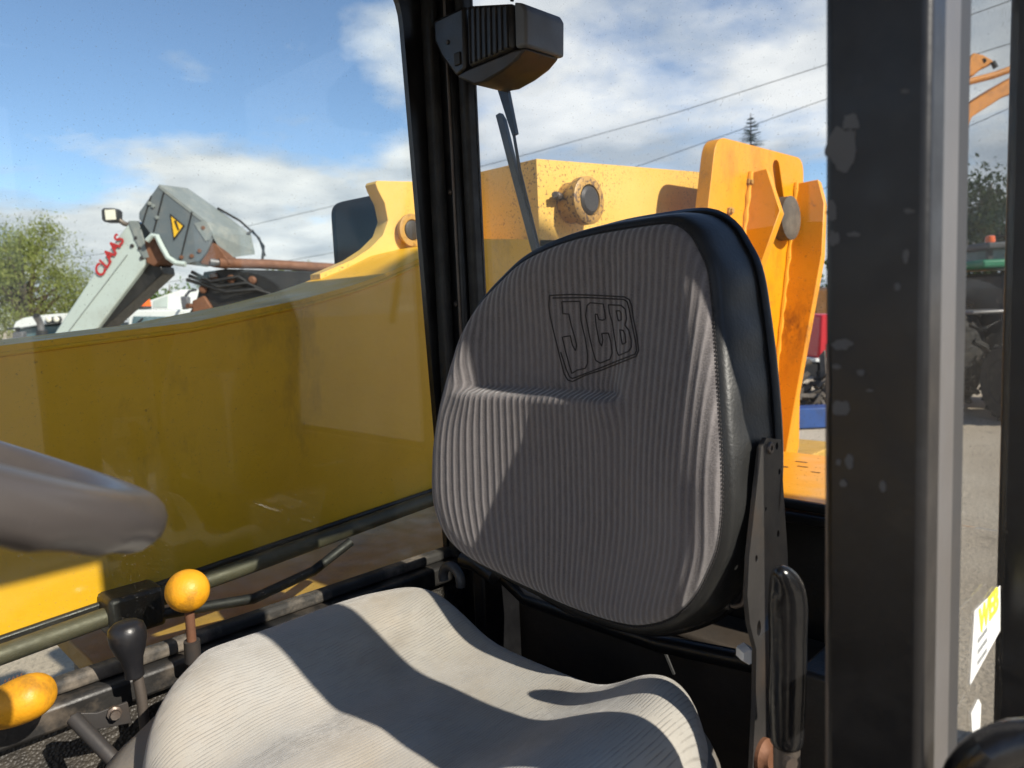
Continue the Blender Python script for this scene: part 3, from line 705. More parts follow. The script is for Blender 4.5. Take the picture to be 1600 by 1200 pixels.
# hand lever with a black rubber grip
Xh = -.352
hb = thing('hand_brake_lever', (Xh, .11, .86), 'hand lever with lumpy glossy black rubber grip beside the seat', 'lever')
hpts = [(1216, 890, .004), (1222, 897, .0105), (1229, 912, .0150), (1231, 935, .0168), (1231, 965, .0172), (1231, 990, .0160), (1231, 1020, .0165), (1231, 1050, .0158), (1230, 1080, .0163), (1229, 1110, .0155), (1229, 1140, .0152), (1229, 1162, .0148), (1229, 1166, .011)]
MB().tube([onX(a, b, Xh) for a, b, c in hpts], [c for a, b, c in hpts], 20).build('rubber_grip', 'grip_black', hb, smooth=True, sub=1, angle=180)
p0 = onX(1229, 1160, Xh); p1 = onX(1230, 1260, Xh)
MB().tube([p0, p1, (p1.x, p1.y, .87)], .0115, 16).build('lever_shaft', 'steel_worn', hb, smooth=True)
MB().lathe(onX(1232, 1190, Xh-.011), (-1, .6, 0), [(.006, 0), (.006, .005), (.0004, .005)], 8).build('bolt', 'steel_worn', hb)

# ================================================================== STEERING WHEEL
W1 = atD(212, 806, .47); TW = R(27)
vr = Vector((W1.x-CAM.x, W1.y-CAM.y)).normalized(); lf = Vector((-vr.y, vr.x))
wn = Vector((0, -math.sin(TW), math.cos(TW)))
e1 = Vector((lf.x, lf.y, 0)); e1.z = -(wn.x*e1.x+wn.y*e1.y)/wn.z; e1.normalize(); e2 = wn.cross(e1)
RW = .185; wc = W1+e1*RW
sw_ = thing('steering_wheel', (wc.x, wc.y+.25, .86), 'grey plastic steering wheel rim with finger grips, close to the door', 'steering wheel')
rings = []
for i in range(120):
    a = 2*math.pi*i/120; c = wc-e1*RW*math.cos(a)+e2*RW*math.sin(a); ro = (c-wc).normalized()
    rg = []
    for j in range(16):
        t = 2*math.pi*j/16; rr = .0175
        if math.sin(t) < -.3: rr += .0018*max(0, math.sin(a*26))
        rg.append(c+ro*(rr*math.cos(t))+wn*(rr*.95*math.sin(t)))
    rings.append(rg)
rings.append(rings[0]); MB().loft(rings).build('rim', 'wheel_grey', sw_, smooth=True, angle=180)
MB().lathe(wc-wn*.03, wn, [(.02, -.03), (.055, -.02), (.058, .012), (.045, .022), (.0004, .024)], 28).build('hub', 'wheel_grey', sw_, smooth=True)
for k in range(3):
    a = R(60+120*k); d_ = -e1*math.cos(a)+e2*math.sin(a)
    MB().tube([wc+d_*.04-wn*.02, wc+d_*.12-wn*.012, wc+d_*RW], [.014, .012, .011], 10).build('spoke', 'knob_black', sw_, smooth=True)
MB().tube([wc-wn*.05, wc-wn*.30, Vector((wc.x, min(1.16, (wc-wn*.3).y+.15), .88))], .035, 18).build('column', 'cab_black', sw_, smooth=True)

# ================================================================== BOOM, CHASSIS AND TOWER OF THE HOST MACHINE
boom = thing('lifting_boom', (.92, -.2, 1.25), 'long yellow lifting boom lying outside the right side window', 'boom')
prof = [(3.4, 1.62), (.9, 1.795), (.449, 1.825), (.151, 1.848), (-.073, 1.884), (-.2, 1.912), (-.284, 1.936), (-.37, 1.966), (-.456, 2.002), (-.55, 2.022), (-.82, 2.03), (-2.1, 2.05), (-2.1, 1.50), (-.8, 1.44), (-.395, 1.415), (.495, 1.355), (3.4, 1.17)]
MB().slab(yz(prof, .75), (.35, 0, 0)).build('boom_tube', 'boom_yellow', boom, bevel=.012, seg=3)
# folded top seam along the near edge
MB().tube([(.7485, y, z-.014) for y, z in prof[:10]], .004, 8).build('edge_weld', 'boom_yellow', boom, smooth=True)
# hump plate on the far side
hp_ = [(-.30, 1.955), (-.40, 1.992), (-.455, 2.022), (-.500, 2.058), (-.520, 2.098), (-.512, 2.145), (-.492, 2.178), (-.486, 2.194), (-.492, 2.202), (-.70, 2.216), (-1.05, 2.235), (-1.05, 1.95), (-.30, 1.93)]
MB().slab(yz(hp_, 1.045), (.05, 0, 0)).build('far_cheek_plate', 'faded_yellow', boom, bevel=.006, seg=3)
def boss(X, c, r, mat1, mat2, n1='pin_boss', par=None, prot=.05):
    b = MB().lathe((X, c[0], c[1]), (-1, 0, 0), [(r*.92, 0), (r*.92, prot*.6), (r*1.06, prot*.6), (r*1.06, prot*.95), (r*.95, prot), (r*.7, prot), (r*.66, prot*.85)], 36).build(n1, mat1, par, smooth=True, angle=35)
    MB().lathe((X-prot*.80, c[0], c[1]), (-1, 0, 0), [(r*.64, 0), (r*.62, prot*.18), (r*.5, prot*.26), (r*.0004, prot*.26)], 28).build('pin_end', mat2, b, smooth=True, angle=35)
    return b
c_ = onX(642, 360, 1.03); boss(1.045, (c_.y, c_.z), .042, 'boss_paint', 'steel_dark', par=boom, prot=.025)
# rear head block of the boom with its pin
cb = onX(838, 246, .75)
blk = [(cb.y, 2.243), (-1.15, 2.262), (-2.15, 2.315), (-2.15, 1.98), (cb.y, 1.98)]
MB().slab(yz(blk, .75), (.34, 0, 0)).build('boom_head', 'faded_yellow', boom, bevel=.022, seg=4)
c_ = onX(890, 318, .75); bb = boss(.75, (c_.y, c_.z), .062, 'boss_paint', 'steel_dark', par=boom, prot=.075)
MB().lathe((.735, c_.y+.062, c_.z+.012), (-.4, 1, .05), [(.012, -.01), (.012, .02), (.009, .022), (.009, .036), (.0004, .037)], 8).build('grease_fitting', 'steel_worn', bb, smooth=True, angle=30)
# dark cover behind the hump
MB().slab(yz(rounded([(-.435, 1.93), (-.435, 2.155), (-.62, 2.20), (-.62, 1.93)], .035, 5), 1.17), (.022, 0, 0)).build('hose_cover', 'soot', boom, bevel=.008)
# hydraulic pipes and clamps below
MB().tube([(.715, y, z) for y, z in ((1.6, 1.285), (.9, 1.325), (.5, 1.352), (.34, 1.363))], .016, 14).build('hydraulic_pipe', 'pipe_dirty', boom, smooth=True)
MB().tube([(.715, y, z) for y, z in ((.27, 1.368), (.08, 1.380), (-.37, 1.412), (-.9, 1.45))], .016, 14).build('hydraulic_pipe', 'pipe_dirty', boom, smooth=True)
box(.690, .76, .262, .352, 1.325, 1.395).build('pipe_clamp', 'oily_black', boom, bevel=.008)
MB().tube([(.70, y, z) for y, z in ((.28, 1.345), (.10, 1.318), (-.03, 1.335), (-.12, 1.372))], .010, 10).build('rubber_hose', 'rubber_black', boom, smooth=True)
MB().slab(yz([(1.4, 1.288), (.495, 1.345), (-.395, 1.405), (-.8, 1.43), (-.8, 1.452), (-.395, 1.428), (.495, 1.372), (1.4, 1.318)], .738), (.0115, 0, 0)).build('wear_strip', 'oily_black', boom, bevel=.004)

ch = thing('telehandler_chassis', (.3, -.4, 0), 'orange chassis deck and upright boom mount plates behind the seat', 'machine')
box(.52, 1.30, -2.3, .355, 1.21, 1.25).build('chassis_plate', 'tan_plate', ch, bevel=.004)
box(-.02, .50, -1.62, -.345, 1.22, 1.34).build('rear_deck', 'deck_orange', ch, bevel=.008)
for x, y, r in ((.36, -1.40, .022), (.30, -1.43, .012), (.24, -1.38, .010), (.33, -1.49, .014)):
    p = [Vector((x+r*1.4*math.cos(a), y+r*.5*math.sin(a)*(1+.3*math.cos(2*a)), 1.3402)) for a in [2*math.pi*i/14 for i in range(14)]]
    MB().slab(p, (0, 0, .0006)).build('paint_chip', 'oily_black', ch)
box(.02, 1.2, -1.58, 1.9, .55, .815).build('frame_beam', 'oily_black', ch, bevel=.02)
box(.52, 1.2, -2.3, .30, .80, 1.21).build('frame_side', 'oily_black', ch, bevel=.02)
box(.0, .48, -1.60, -.36, .816, 1.22).build('tank', 'oily_black', ch, bevel=.02)
Xt = .55
def tp(x, y, X=Xt): v = onX(x, y, X); return (v.y, v.z)
tl, tr_ = tp(1119, 212), tp(1256, 248)
s_ = -.25
plate = rounded([(tl[0]+s_*(1.25-tl[1]), 1.25), (tl[0], tl[1]), (tr_[0], tr_[1]), (tr_[0]+.02, 1.95), (tr_[0]+.05, 1.25)], .06, 6)
slot = []
c0, c1 = Vector(tp(1213, 262)), Vector(tp(1221, 318)); dd_ = (c1-c0).normalized(); pn = Vector((-dd_.y, dd_.x)); rs = .026
for k in range(9): a = math.pi*k/8; slot.append(c0+pn*(rs*math.cos(a))-dd_*(rs*math.sin(a)))
for k in range(9): a = math.pi*k/8; slot.append(c1-pn*(rs*math.cos(a))+dd_*(rs*math.sin(a)))
MB().slab(yz(plate, Xt), (.045, 0, 0), [yz(slot, Xt)]).build('mount_plate', 'tower_orange', ch, bevel=.004)
box(Xt+.05, Xt+.056, tr_[0]+.08, tl[0]-.2, 1.9, tr_[1]-.06).build('inner_guard', 'rust', ch)
MB().slab(yz([(p[0]-.0, p[1]) for p in plate], 1.16), (.045, 0, 0)).build('mount_plate', 'tower_orange', ch, bevel=.004)
nG = Vector((0, 1, .26)).normalized()
gA = Vector((Xt, *tp(1172, 270)))
def gq(px, base): return [onPlane(x, y, base, nG) for x, y in px]
ga = gq(((1172, 270), (1197, 263), (1219, 330), (1182, 432), (1150, 530), (1090, 640)), gA)
ga.append(Vector((Xt-.001, ga[-1].y, ga[-1].z))); ga[0].x = Xt-.001
MB().slab(ga, nG*-.03).build('gusset', 'tower_orange', ch, bevel=.003)
gB = Vector((Xt, *tp(1243, 287)))
gb = gq(((1243, 287), (1278, 280), (1288, 318), (1284, 400), (1262, 520), (1226, 716)), gB)
zb = gb[-1].z; gb.append(Vector((Xt-.001, gb[-1].y, zb)))
gb[0].x = Xt-.001
MB().slab(gb, nG*-.03).build('gusset', 'tower_rusty', ch, bevel=.003)
for pts_ in (ga[0:1]+ga[-1:], gb[0:1]+gb[-1:]):
    wv_ = []
    for k in range(40): q = pts_[0].lerp(pts_[1], k/39); wv_.append(q+Vector((-.004, .004+.002*math.sin(k*2.1), .001*math.cos(k*3.3))))
    MB().tube(wv_, [.008+.0025*math.sin(k*1.9) for k in range(40)], 8).build('weld_bead', 'deck_orange', ch, smooth=True)
for y_, z_ in ((-1.47, 2.12), (-1.52, 1.95), (-1.60, 2.22), (-1.83, 2.15)):
    MB().lathe((Xt, y_, z_), (-1, 0, 0), [(.014, 0), (.014, .008), (.009, .009), (.009, .016), (.0004, .017)], 6).build('bolt', 'boss_paint', ch)
# worn pivot end showing through the slot
pv = Vector((Xt-.03, *tp(1219, 338)))
MB().lathe(pv+Vector((.09, 0, -.01)), (-1, 0, 0), [(.055, 0), (.055, .06), (.075, .06), (.075, .10), (.06, .105), (.0004, .105)], 24).build('pivot_pin', 'scrap', ch, smooth=True, angle=35)
def wheel(par, c, axis, r, wd, rim='white_paint', name='wheel'):
    axis = Vector(axis).normalized(); c = Vector(c)
    t = MB().lathe(c-axis*wd/2, axis, [(r*.58, .02), (r*.62, 0), (r*.9, 0), (r*.98, wd*.12), (r, wd*.3), (r, wd*.7), (r*.98, wd*.88), (r*.9, wd), (r*.62, wd), (r*.58, wd-.02)], 36).build(name, 'tyre', par, smooth=True, angle=40)
    lug = MB(); a = axis.orthogonal().normalized(); b = axis.cross(a); n = 22
    for i in range(n):
        for sgn in (-1, 1):
            th = 2*math.pi*(i+.5*(sgn > 0))/n; e = a*math.cos(th)+b*math.sin(th); tg = axis.cross(e)
            lug.obox(c+e*(r*1.0)+axis*(sgn*wd*.24), (axis*.85+tg*.5*sgn).normalized(), (tg*.85-axis*.5*sgn).normalized(), e, wd*.24, r*.035, r*.035)
    lug.build('tread', 'tyre', t)
    MB().lathe(c-axis*(wd*.42), axis, [(r*.2, wd*.3), (r*.45, wd*.2), (r*.59, 0), (r*.59, wd*.84), (r*.45, wd*.64), (r*.2, wd*.54)], 30).build('rim', rim, t, smooth=True, angle=40)
    return t
for y in (1.5, -1.55):
    for x in (-.62, 1.42):
        if x < 0 and y > 0: wheel(ch, (x-.12, y+.5, .58), (1, 0, 0), .56, .36, 'warning_yellow')
        elif x > 0: wheel(ch, (x+.1, y+(.5 if y > 0 else 0), .58), (1, 0, 0), .56, .36, 'warning_yellow')
        else: wheel(ch, (x-.12, y-.6, .58), (1, 0, 0), .56, .36, 'warning_yellow')

# ================================================================== OTHER MACHINES IN THE YARD
FH = Vector((_h.x, _h.y, 0))                    # horizontal viewing direction, used as each far machine's own depth axis
SR = Vector((CR.x, CR.y, 0)).normalized(); UP = Vector((0, 0, 1))
def V(px, py, D):
    """a point on the vertical plane that stands D metres ahead"""
    return onPlane(px, py, CAM+FH*D, FH)
def gp(px, D, z=0.):
    p = V(px, 500, D); return Vector((p.x, p.y, z))
# --- white and grey telehandler boom
DC = 6.2
cl = thing('parked_telehandler', gp(60, DC+.9), 'white telehandler with raised boom, grey boom head and red lettering', 'telehandler')
def S3(px, D0, depth, name, mat, par=cl, bevel=.008, seg=2): return MB().slab([V(x, y, D0) for x, y in px], FH*depth).build(name, mat, par, bevel=bevel, seg=seg)
bm_ = S3(((205, 343), (216, 348), (232, 400), (228, 412), (140, 528), (52, 700), (-60, 700), (80, 528), (183, 372)), DC, .34, 'boom_arm', 'claas_white', bevel=.012)
S3(((229, 412), (252, 416), (254, 428), (150, 524), (62, 700), (53, 700), (141, 528)), DC+.06, .24, 'boom_underside', 'oily_black')
MB().tube([V(199, 398, DC-.004), V(98, 530, DC-.004), V(20, 640, DC-.004)], .004, 6).build('boom_seam', 'claas_grey_top', bm_)
tx = (V(186, 380, DC)-V(153, 434, DC)).normalized()
to = V(158, 435, DC-.012); text_mesh('CLAAS', .125, 'red_lettering', 'letter_red', bm_, to, tx, (tx.cross(FH))*-1 if (tx.cross(FH)).z < 0 else tx.cross(FH), .002, .2)
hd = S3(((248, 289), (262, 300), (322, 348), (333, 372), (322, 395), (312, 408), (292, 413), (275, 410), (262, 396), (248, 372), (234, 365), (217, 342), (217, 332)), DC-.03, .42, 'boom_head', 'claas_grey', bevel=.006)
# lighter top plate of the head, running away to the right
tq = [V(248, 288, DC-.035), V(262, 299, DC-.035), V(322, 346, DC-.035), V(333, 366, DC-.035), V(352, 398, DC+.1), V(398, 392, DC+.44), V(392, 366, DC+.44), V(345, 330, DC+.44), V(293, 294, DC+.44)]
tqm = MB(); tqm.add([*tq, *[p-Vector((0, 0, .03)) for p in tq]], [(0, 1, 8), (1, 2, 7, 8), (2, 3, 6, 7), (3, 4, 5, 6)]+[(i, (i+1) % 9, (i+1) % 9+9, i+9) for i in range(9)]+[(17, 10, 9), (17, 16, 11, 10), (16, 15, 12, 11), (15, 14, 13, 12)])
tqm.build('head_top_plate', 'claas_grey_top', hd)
S3(((303, 349), (318, 345), (332, 365), (328, 374), (321, 377)), DC-.036, .004, 'pale_label', 'claas_grey_top', hd, 0)
w3 = [V(x, y, DC-.034) for x, y in ((266, 334), (289, 353), (272, 376))]; ct = sum(w3, Vector())/3
MB().slab(w3, FH*-.004).build('warning_sign', 'black_print', hd)
MB().slab([ct+(p-ct)*.78-FH*.005 for p in w3], FH*-.004).build('warning_triangle', 'warning_yellow', hd)
MB().slab([V(x, y, DC-.044) for x, y in ((272, 345), (275, 344), (280, 359), (278, 360))], FH*-.003).build('exclamation_mark', 'black_print', hd)
MB().tube([V(230, 376, DC-.06), V(238, 368, DC-.06), V(245, 369, DC-.06), V(252, 384, DC-.06), V(262, 402, DC-.06), V(275, 411, DC-.06), V(290, 413, DC-.06)], .022, 8).build('hose_guard', 'claas_white', hd, smooth=True)
for a_, b_, c_, d_ in ((236, 306, 222, 352), (256, 300, 240, 362), (300, 331, 281, 409)): MB().tube([V(a_, b_, DC-.034), V(c_, d_, DC-.034)], .006, 6).build('panel_seam', 'oily_black', hd)
for a_, b_ in ((234, 318), (240, 322), (246, 340), (300, 400), (284, 402), (312, 392), (318, 356)): MB().lathe(V(a_, b_, DC-.03), -FH, [(.017, 0), (.017, .012), (.0004, .014)], 6).build('bolt', 'rust' if b_ > 350 else 'claas_grey_top', hd)
for a_, b_ in ((213, 372), (219, 388), (207, 384), (222, 403)): MB().lathe(V(a_, b_, DC), -FH, [(.016, 0), (.016, .012), (.0004, .014)], 6).build('bolt', 'steel_dark', bm_)
S3(((200, 345), (216, 345), (228, 388), (233, 402), (224, 404), (210, 372)), DC-.012, .02, 'end_collar', 'claas_grey_top', bm_, .003)
for k in range(3): MB().tube([V(300-4*k, 425+6*k, DC+.1), V(330+12*k, 440+8*k, DC+.05), V(372+14*k, 432+10*k, DC+.08), V(430+14*k, 470, DC+.2)], .016, 8).build('hose', 'rubber_black', cl, smooth=True)
for a_, b_ in ((335, 432), (362, 436), (395, 438), (318, 452)): MB().lathe(V(a_, b_, DC+.11), -FH, [(.035, 0), (.035, .02), (.02, .03), (.0004, .031)], 10).build('bolt', 'rust', cl, smooth=True, angle=30)
S3(((226, 372), (244, 368), (250, 382), (258, 402), (240, 416), (228, 410)), DC-.01, .3, 'head_link', 'rust')
sp_ = S3(((158, 329), (161, 325), (178, 325), (183, 329), (183, 344), (178, 347), (163, 347), (159, 343)), DC-.02, .09, 'work_lamp', 'dark_grey', cl, .006)
S3(((163, 328), (179, 327), (181, 343), (165, 344)), DC-.026, .008, 'lamp_lens', 'lamp_lens', sp_, .002)
MB().tube([V(183, 342, DC+.03), V(195, 350, DC+.05), V(206, 352, DC+.05)], .02, 8).build('lamp_bracket', 'steel_worn', cl, smooth=True)
# carriage, pin tube and hanging coupler
MB().tube([V(342, 411, DC), V(420, 413, DC+.25), V(540, 420, DC+.6)], .042, 16).build('hitch_tube', 'rust', cl, smooth=True)
MB().tube([V(329, 409, DC-.02), V(345, 411, DC+.01)], .028, 14).build('hitch_pin', 'alu_grey', cl, smooth=True)
S3(((330, 372), (345, 390), (360, 412), (335, 418), (312, 412)), DC, .25, 'carriage_link', 'rust')
S3(((318, 425), (352, 420), (520, 425), (520, 560), (300, 560), (296, 488), (306, 470)), DC+.12, .3, 'carriage', 'oily_black')
S3(((300, 470), (318, 462), (330, 480), (325, 498), (300, 495)), DC+.08, .1, 'coupler_jaw', 'rust')
MB().tube([V(293, 478, DC+.05), V(303, 478, DC+.12)], .022, 10).build('coupler_pin', 'rust', cl, smooth=True)
MB().tube([V(352, 386, DC+.3), V(395, 360, DC+.42), V(412, 385, DC+.42), V(410, 405, DC+.4)], .012, 8).build('hose', 'rubber_black', cl, smooth=True)
MB().tube([V(340, 325, DC+.42), V(375, 345, DC+.44), V(405, 372, DC+.44), V(414, 400, DC+.44)], .010, 8).build('hose', 'rubber_black', cl, smooth=True)
bc_ = gp(-60, DC+1.1); X_ = SR
def lb(c, hx, hy, hz): return MB().obox(c, SR, FH, UP, hx, hy, hz)
lb(bc_+Vector((0, 0, .85)), 1.9, .5, .22).build('chassis', 'claas_grey', cl, bevel=.04)
lb(bc_+SR*-.5+FH*.4+Vector((0, 0, 1.25)), 1.1, .4, .25).build('engine_cover', 'claas_white', cl, bevel=.05)
for dx in (-1.3, 1.25):
    for dy in (-.62, .75): wheel(cl, bc_+SR*dx+FH*dy+Vector((0, 0, .6)), FH, .58, .40, 'white_paint')
lb(bc_+SR*-1.2+Vector((0, 0, 1.2)), .25, .3, .35).build('boom_mount', 'claas_grey', cl, bevel=.02)
MB().slab([V(52, 700, DC), V(-60, 700, DC), bc_+SR*-1.35+Vector((0, 0, 1.3))-FH*.6, bc_+SR*-1.0+Vector((0, 0, 1.0))-FH*.6], FH*.34).build('boom_base', 'claas_white', cl)

# --- white truck with orange beacon and roof fairing
DT = 10.5
tk = thing('white_truck', gp(310, DT+1.2), 'white truck with roof fairing and orange beacon behind the telehandler head', 'truck')
def T3(px, D0, depth, name, mat, par=tk, bevel=.02): return MB().slab([V(x, y, D0) for x, y in px], FH*depth).build(name, mat, par, bevel=bevel)
T3(((200, 493), (215, 484), (300, 484), (420, 487), (430, 495), (428, 700), (198, 700)), DT, 1.9, 'cab_body', 'white_paint')
T3(((208, 494), (424, 497), (422, 560), (196, 560)), DT-.02, .03, 'windscreen', 'windscreen', tk, .006)
MB().slab([V(214, 484, DT+.5), V(232, 470, DT+.5), V(282, 452, DT+.5), V(420, 452, DT+.5), V(420, 484, DT+.5)], FH*.5).build('roof_fairing', 'white_paint', tk, bevel=.02)
MB().slab([V(240, 480, DT+.49), V(240, 470, DT+.49), V(262, 462, DT+.49), V(262, 480, DT+.49)], FH*-.004).build('fairing_panel', 'claas_white', tk)
b_ = V(227, 483, DT+.15); be = MB().lathe(b_, UP, [(.085, 0), (.085, .04)], 20).build('beacon_base', 'dark_grey', tk, smooth=True)
MB().lathe(b_+UP*.04, UP, [(.085, 0), (.083, .06), (.07, .10), (.04, .125), (.0004, .13)], 20).build('beacon', 'orange_lens', tk, smooth=True)
T3(((281, 463), (293, 463), (294, 482), (284, 484)), DT-.35, .10, 'mirror', 'grey_plastic', tk, .02)
MB().tube([V(290, 463, DT-.3), V(296, 455, DT-.15), V(306, 453, DT)], .018, 8).build('mirror_arm', 'dark_grey', tk, smooth=True)
for x, y in ((215, 500), (232, 505), (248, 500)): MB().tube([V(x-6, y+10, DT-.03), V(x+8, y-3, DT-.04)], .014, 6).build('wiper', 'dark_grey', tk, smooth=True)
tb = gp(310, DT+.95)
lb(tb+Vector((0, 0, .42)), 1.0, .92, .16).build('underframe', 'dark_grey', tk, bevel=.03)
lb(tb+FH*2.6+Vector((0, 0, 1.1)), 1.0, 1.7, .5).build('cargo_bed', 'white_paint', tk, bevel=.03)
for dx in (-.85, .85):
    for dy in (-.3, 3.0): wheel(tk, tb+SR*dx+FH*dy+Vector((0, 0, .42)), SR, .42, .26, 'alu_grey')

# --- white tractor with upright exhaust
DW = 12.5
tw = thing('white_tractor', gp(75, DW+1), 'white roofed tractor with upright exhaust beneath the leafy tree', 'tractor')
def A3(px, D0, depth, name, mat, par=tw, bevel=.02): return MB().slab([V(x, y, D0) for x, y in px], FH*depth).build(name, mat, par, bevel=bevel)
A3(((20, 512), (24, 503), (36, 497), (60, 493), (92, 490), (130, 489), (160, 492), (160, 502), (92, 505), (60, 508), (22, 514)), DW, 1.5, 'roof', 'white_paint', tw, .03)
A3(((26, 515), (60, 510), (158, 505), (160, 570), (24, 575)), DW+.12, 1.2, 'cab', 'windscreen', tw, .02)
for x in (24, 56, 100, 156): A3(((x, 513), (x+5, 512), (x+5, 575), (x, 575)), DW+.09, .06, 'cab_pillar', 'dark_grey', tw, .01)
lm = A3(((70, 497), (92, 494), (95, 500), (92, 505), (72, 506)), DW-.05, .08, 'lamp_cluster', 'dark_grey', tw, .01)
for x in (76, 88): MB().lathe(V(x, 499, DW-.06), -FH, [(.045, -.02), (.045, .01), (.03, .02), (.0004, .022)], 16).build('roof_lamp', 'lamp_lens', lm, smooth=True)
MB().tube([V(66, 545, DW-.8), V(64, 512, DW-.8), V(62, 503, DW-.8), V(57, 494, DW-.86)], [.05, .05, .05, .055], 16).build('exhaust', 'alu_grey', tw, smooth=True)
MB().tube([V(57.6, 495, DW-.85), V(56.4, 493, DW-.88)], .045, 16).build('exhaust_mouth', 'black_print', tw)
MB().tube([V(67, 560, DW-.8), V(66, 516, DW-.8)], .075, 16).build('muffler', 'dark_grey', tw, smooth=True)
A3(((19, 519), (35, 518), (36, 545), (18, 545)), DW-.4, .12, 'mirror', 'grey_plastic', tw, .02)
MB().tube([V(12, 514, DW-.3), V(30, 512, DW-.1)], .015, 6).build('mirror_arm', 'dark_grey', tw)
wb = gp(90, DW+.9); lb(wb-FH*1.3+Vector((0, 0, 1.05)), .38, .9, .32).build('hood', 'white_paint', tw, bevel=.08, seg=3)
lb(wb-FH*.6+Vector((0, 0, .62)), .3, 1.6, .2).build('chassis', 'dark_grey', tw, bevel=.04)
for sx in (-1, 1): wheel(tw, wb+SR*(.85*sx)+FH*.4+UP*.82, SR, .79, .46, 'white_paint'); wheel(tw, wb+SR*(.8*sx)-FH*1.8+UP*.56, SR, .53, .36, 'white_paint')

# --- green tractor seen along the cab side
DG = 10.3
tg = thing('green_tractor', gp(1548, DG+.5), 'green tractor with orange beacon parked beyond the quarter pane', 'tractor')
gb_ = gp(1556, DG+.9); zz_ = lambda y: V(1545, y, DG).z
lb(gb_+UP*(zz_(383)), .62, .75, .05).build('roof', 'alu_shade', tg, bevel=.03, seg=3)
for sx in (-.52, .52):
    for sy in (-.62, .62): lb(gb_+SR*sx+FH*sy+UP*((zz_(383)+zz_(415))/2), .03, .03, (zz_(383)-zz_(415))/2).build('cab_pillar', 'dark_grey', tg)
lb(gb_+UP*((zz_(386)+zz_(412))/2), .5, .6, (zz_(386)-zz_(412))/2-.01).build('cab_glass', 'windscreen', tg, bevel=.01)
lb(gb_+UP*(zz_(412)), .75, .85, .06).build('fender', 'green_paint', tg, bevel=.04, seg=3)
lb(gb_+UP*(zz_(412)*.5+.35), .42, .8, .6).build('body', 'dark_grey', tg, bevel=.05)
lb(gb_-FH*1.6+UP*1.25, .35, .9, .3).build('hood', 'green_paint', tg, bevel=.08, seg=3) if False else None
bb_ = V(1547, 379, DG+.4); MB().lathe(bb_, UP, [(.065, 0), (.065, .05), (.055, .09), (.0004, .105)], 16).build('beacon', 'orange_lens', tg, smooth=True)
lb(V(1530, 487, DG-.1), .28, .3, .025).build('front_fender', 'alu_grey', tg, bevel=.02)
for sx in (-1, 1): wheel(tg, gb_+SR*(.72*sx)+FH*.2+UP*.88, SR, .85, .46, 'warning_yellow'); wheel(tg, gb_+SR*(.55*sx)-FH*1.25+UP*.55, SR, .52, .34, 'warning_yellow')
lb(gb_-FH*.9+UP*.9, .28, .8, .32).build('engine', 'dark_grey', tg, bevel=.05)

# --- silo added out of view to shade the near boom wall
sy_ = -.90; fs = thing('shade_silo', (-3.5, sy_, 0), 'tall unseen silo on legs added to shade the near boom wall', 'silo')
MB().lathe((-3.5, sy_, .9), UP, [(.12, 0), (.45, .55), (.45, 3.85), (.40, 3.98), (.12, 4.15), (.10, 4.20), (.0004, 4.21)], 40).build('tank', 'alu_grey', fs, smooth=True, angle=30)
for zz2 in (1.5, 2.5, 3.5, 4.5): MB().lathe((-3.5, sy_, zz2), UP, [(.455, 0), (.47, .01), (.47, .04), (.455, .05)], 40).build('hoop', 'alu_shade', fs, smooth=True, angle=30)
for k in range(4):
    a = R(45+90*k); MB().tube([(-3.5+.5*math.cos(a), sy_+.5*math.sin(a), 0), (-3.5+.44*math.cos(a), sy_+.44*math.sin(a), 1.8)], .035, 8).build('leg', 'steel_dark', fs, smooth=True)

# --- orange excavator arm
DE = 16
ex = thing('excavator', gp(1400, DE+1), 'orange excavator with its arm raised behind the door post', 'excavator')
def E3(px, D0, depth, name, mat, par=ex, bevel=.03): return MB().slab([V(x, y, D0) for x, y in px], FH*depth).build(name, mat, par, bevel=bevel)
E3(((1400, 440), (1420, 300), (1500, 170), (1565, 130), (1610, 105), (1612, 135), (1570, 150), (1520, 182), (1460, 300), (1450, 440)), DE, .45, 'main_arm', 'excavator_orange')
E3(((1512, 92), (1522, 82), (1538, 86), (1553, 95), (1548, 102), (1536, 106), (1522, 118), (1510, 122)), DE-.05, .4, 'arm_link', 'excavator_orange')
MB().tube([V(1505, 130, DE-.12), V(1552, 118, DE-.12), V(1580, 108, DE-.12)], .07, 12).build('ram', 'excavator_orange', ex, smooth=True)
MB().tube([V(1537, 95, DE-.06), V(1537, 95, DE+.42)], .05, 12).build('pin', 'dark_grey', ex, smooth=True)
MB().tube([V(1551, 96, DE-.1), V(1556, 106, DE-.1)], .05, 10).build('work_lamp', 'dark_grey', ex)
eb = gp(1400, DE+.9)
lb(eb+UP*1.5, 1.4, 1.1, .5).build('upper_body', 'excavator_orange', ex, bevel=.08)
lb(eb+SR*.6+UP*2.4, .5, .5, .75).build('cab', 'windscreen', ex, bevel=.05)
for s2_ in (-1, 1): lb(eb+FH*(1.0*s2_)+UP*.48, 1.8, .28, .44).build('track', 'tyre', ex, bevel=.2, seg=4)

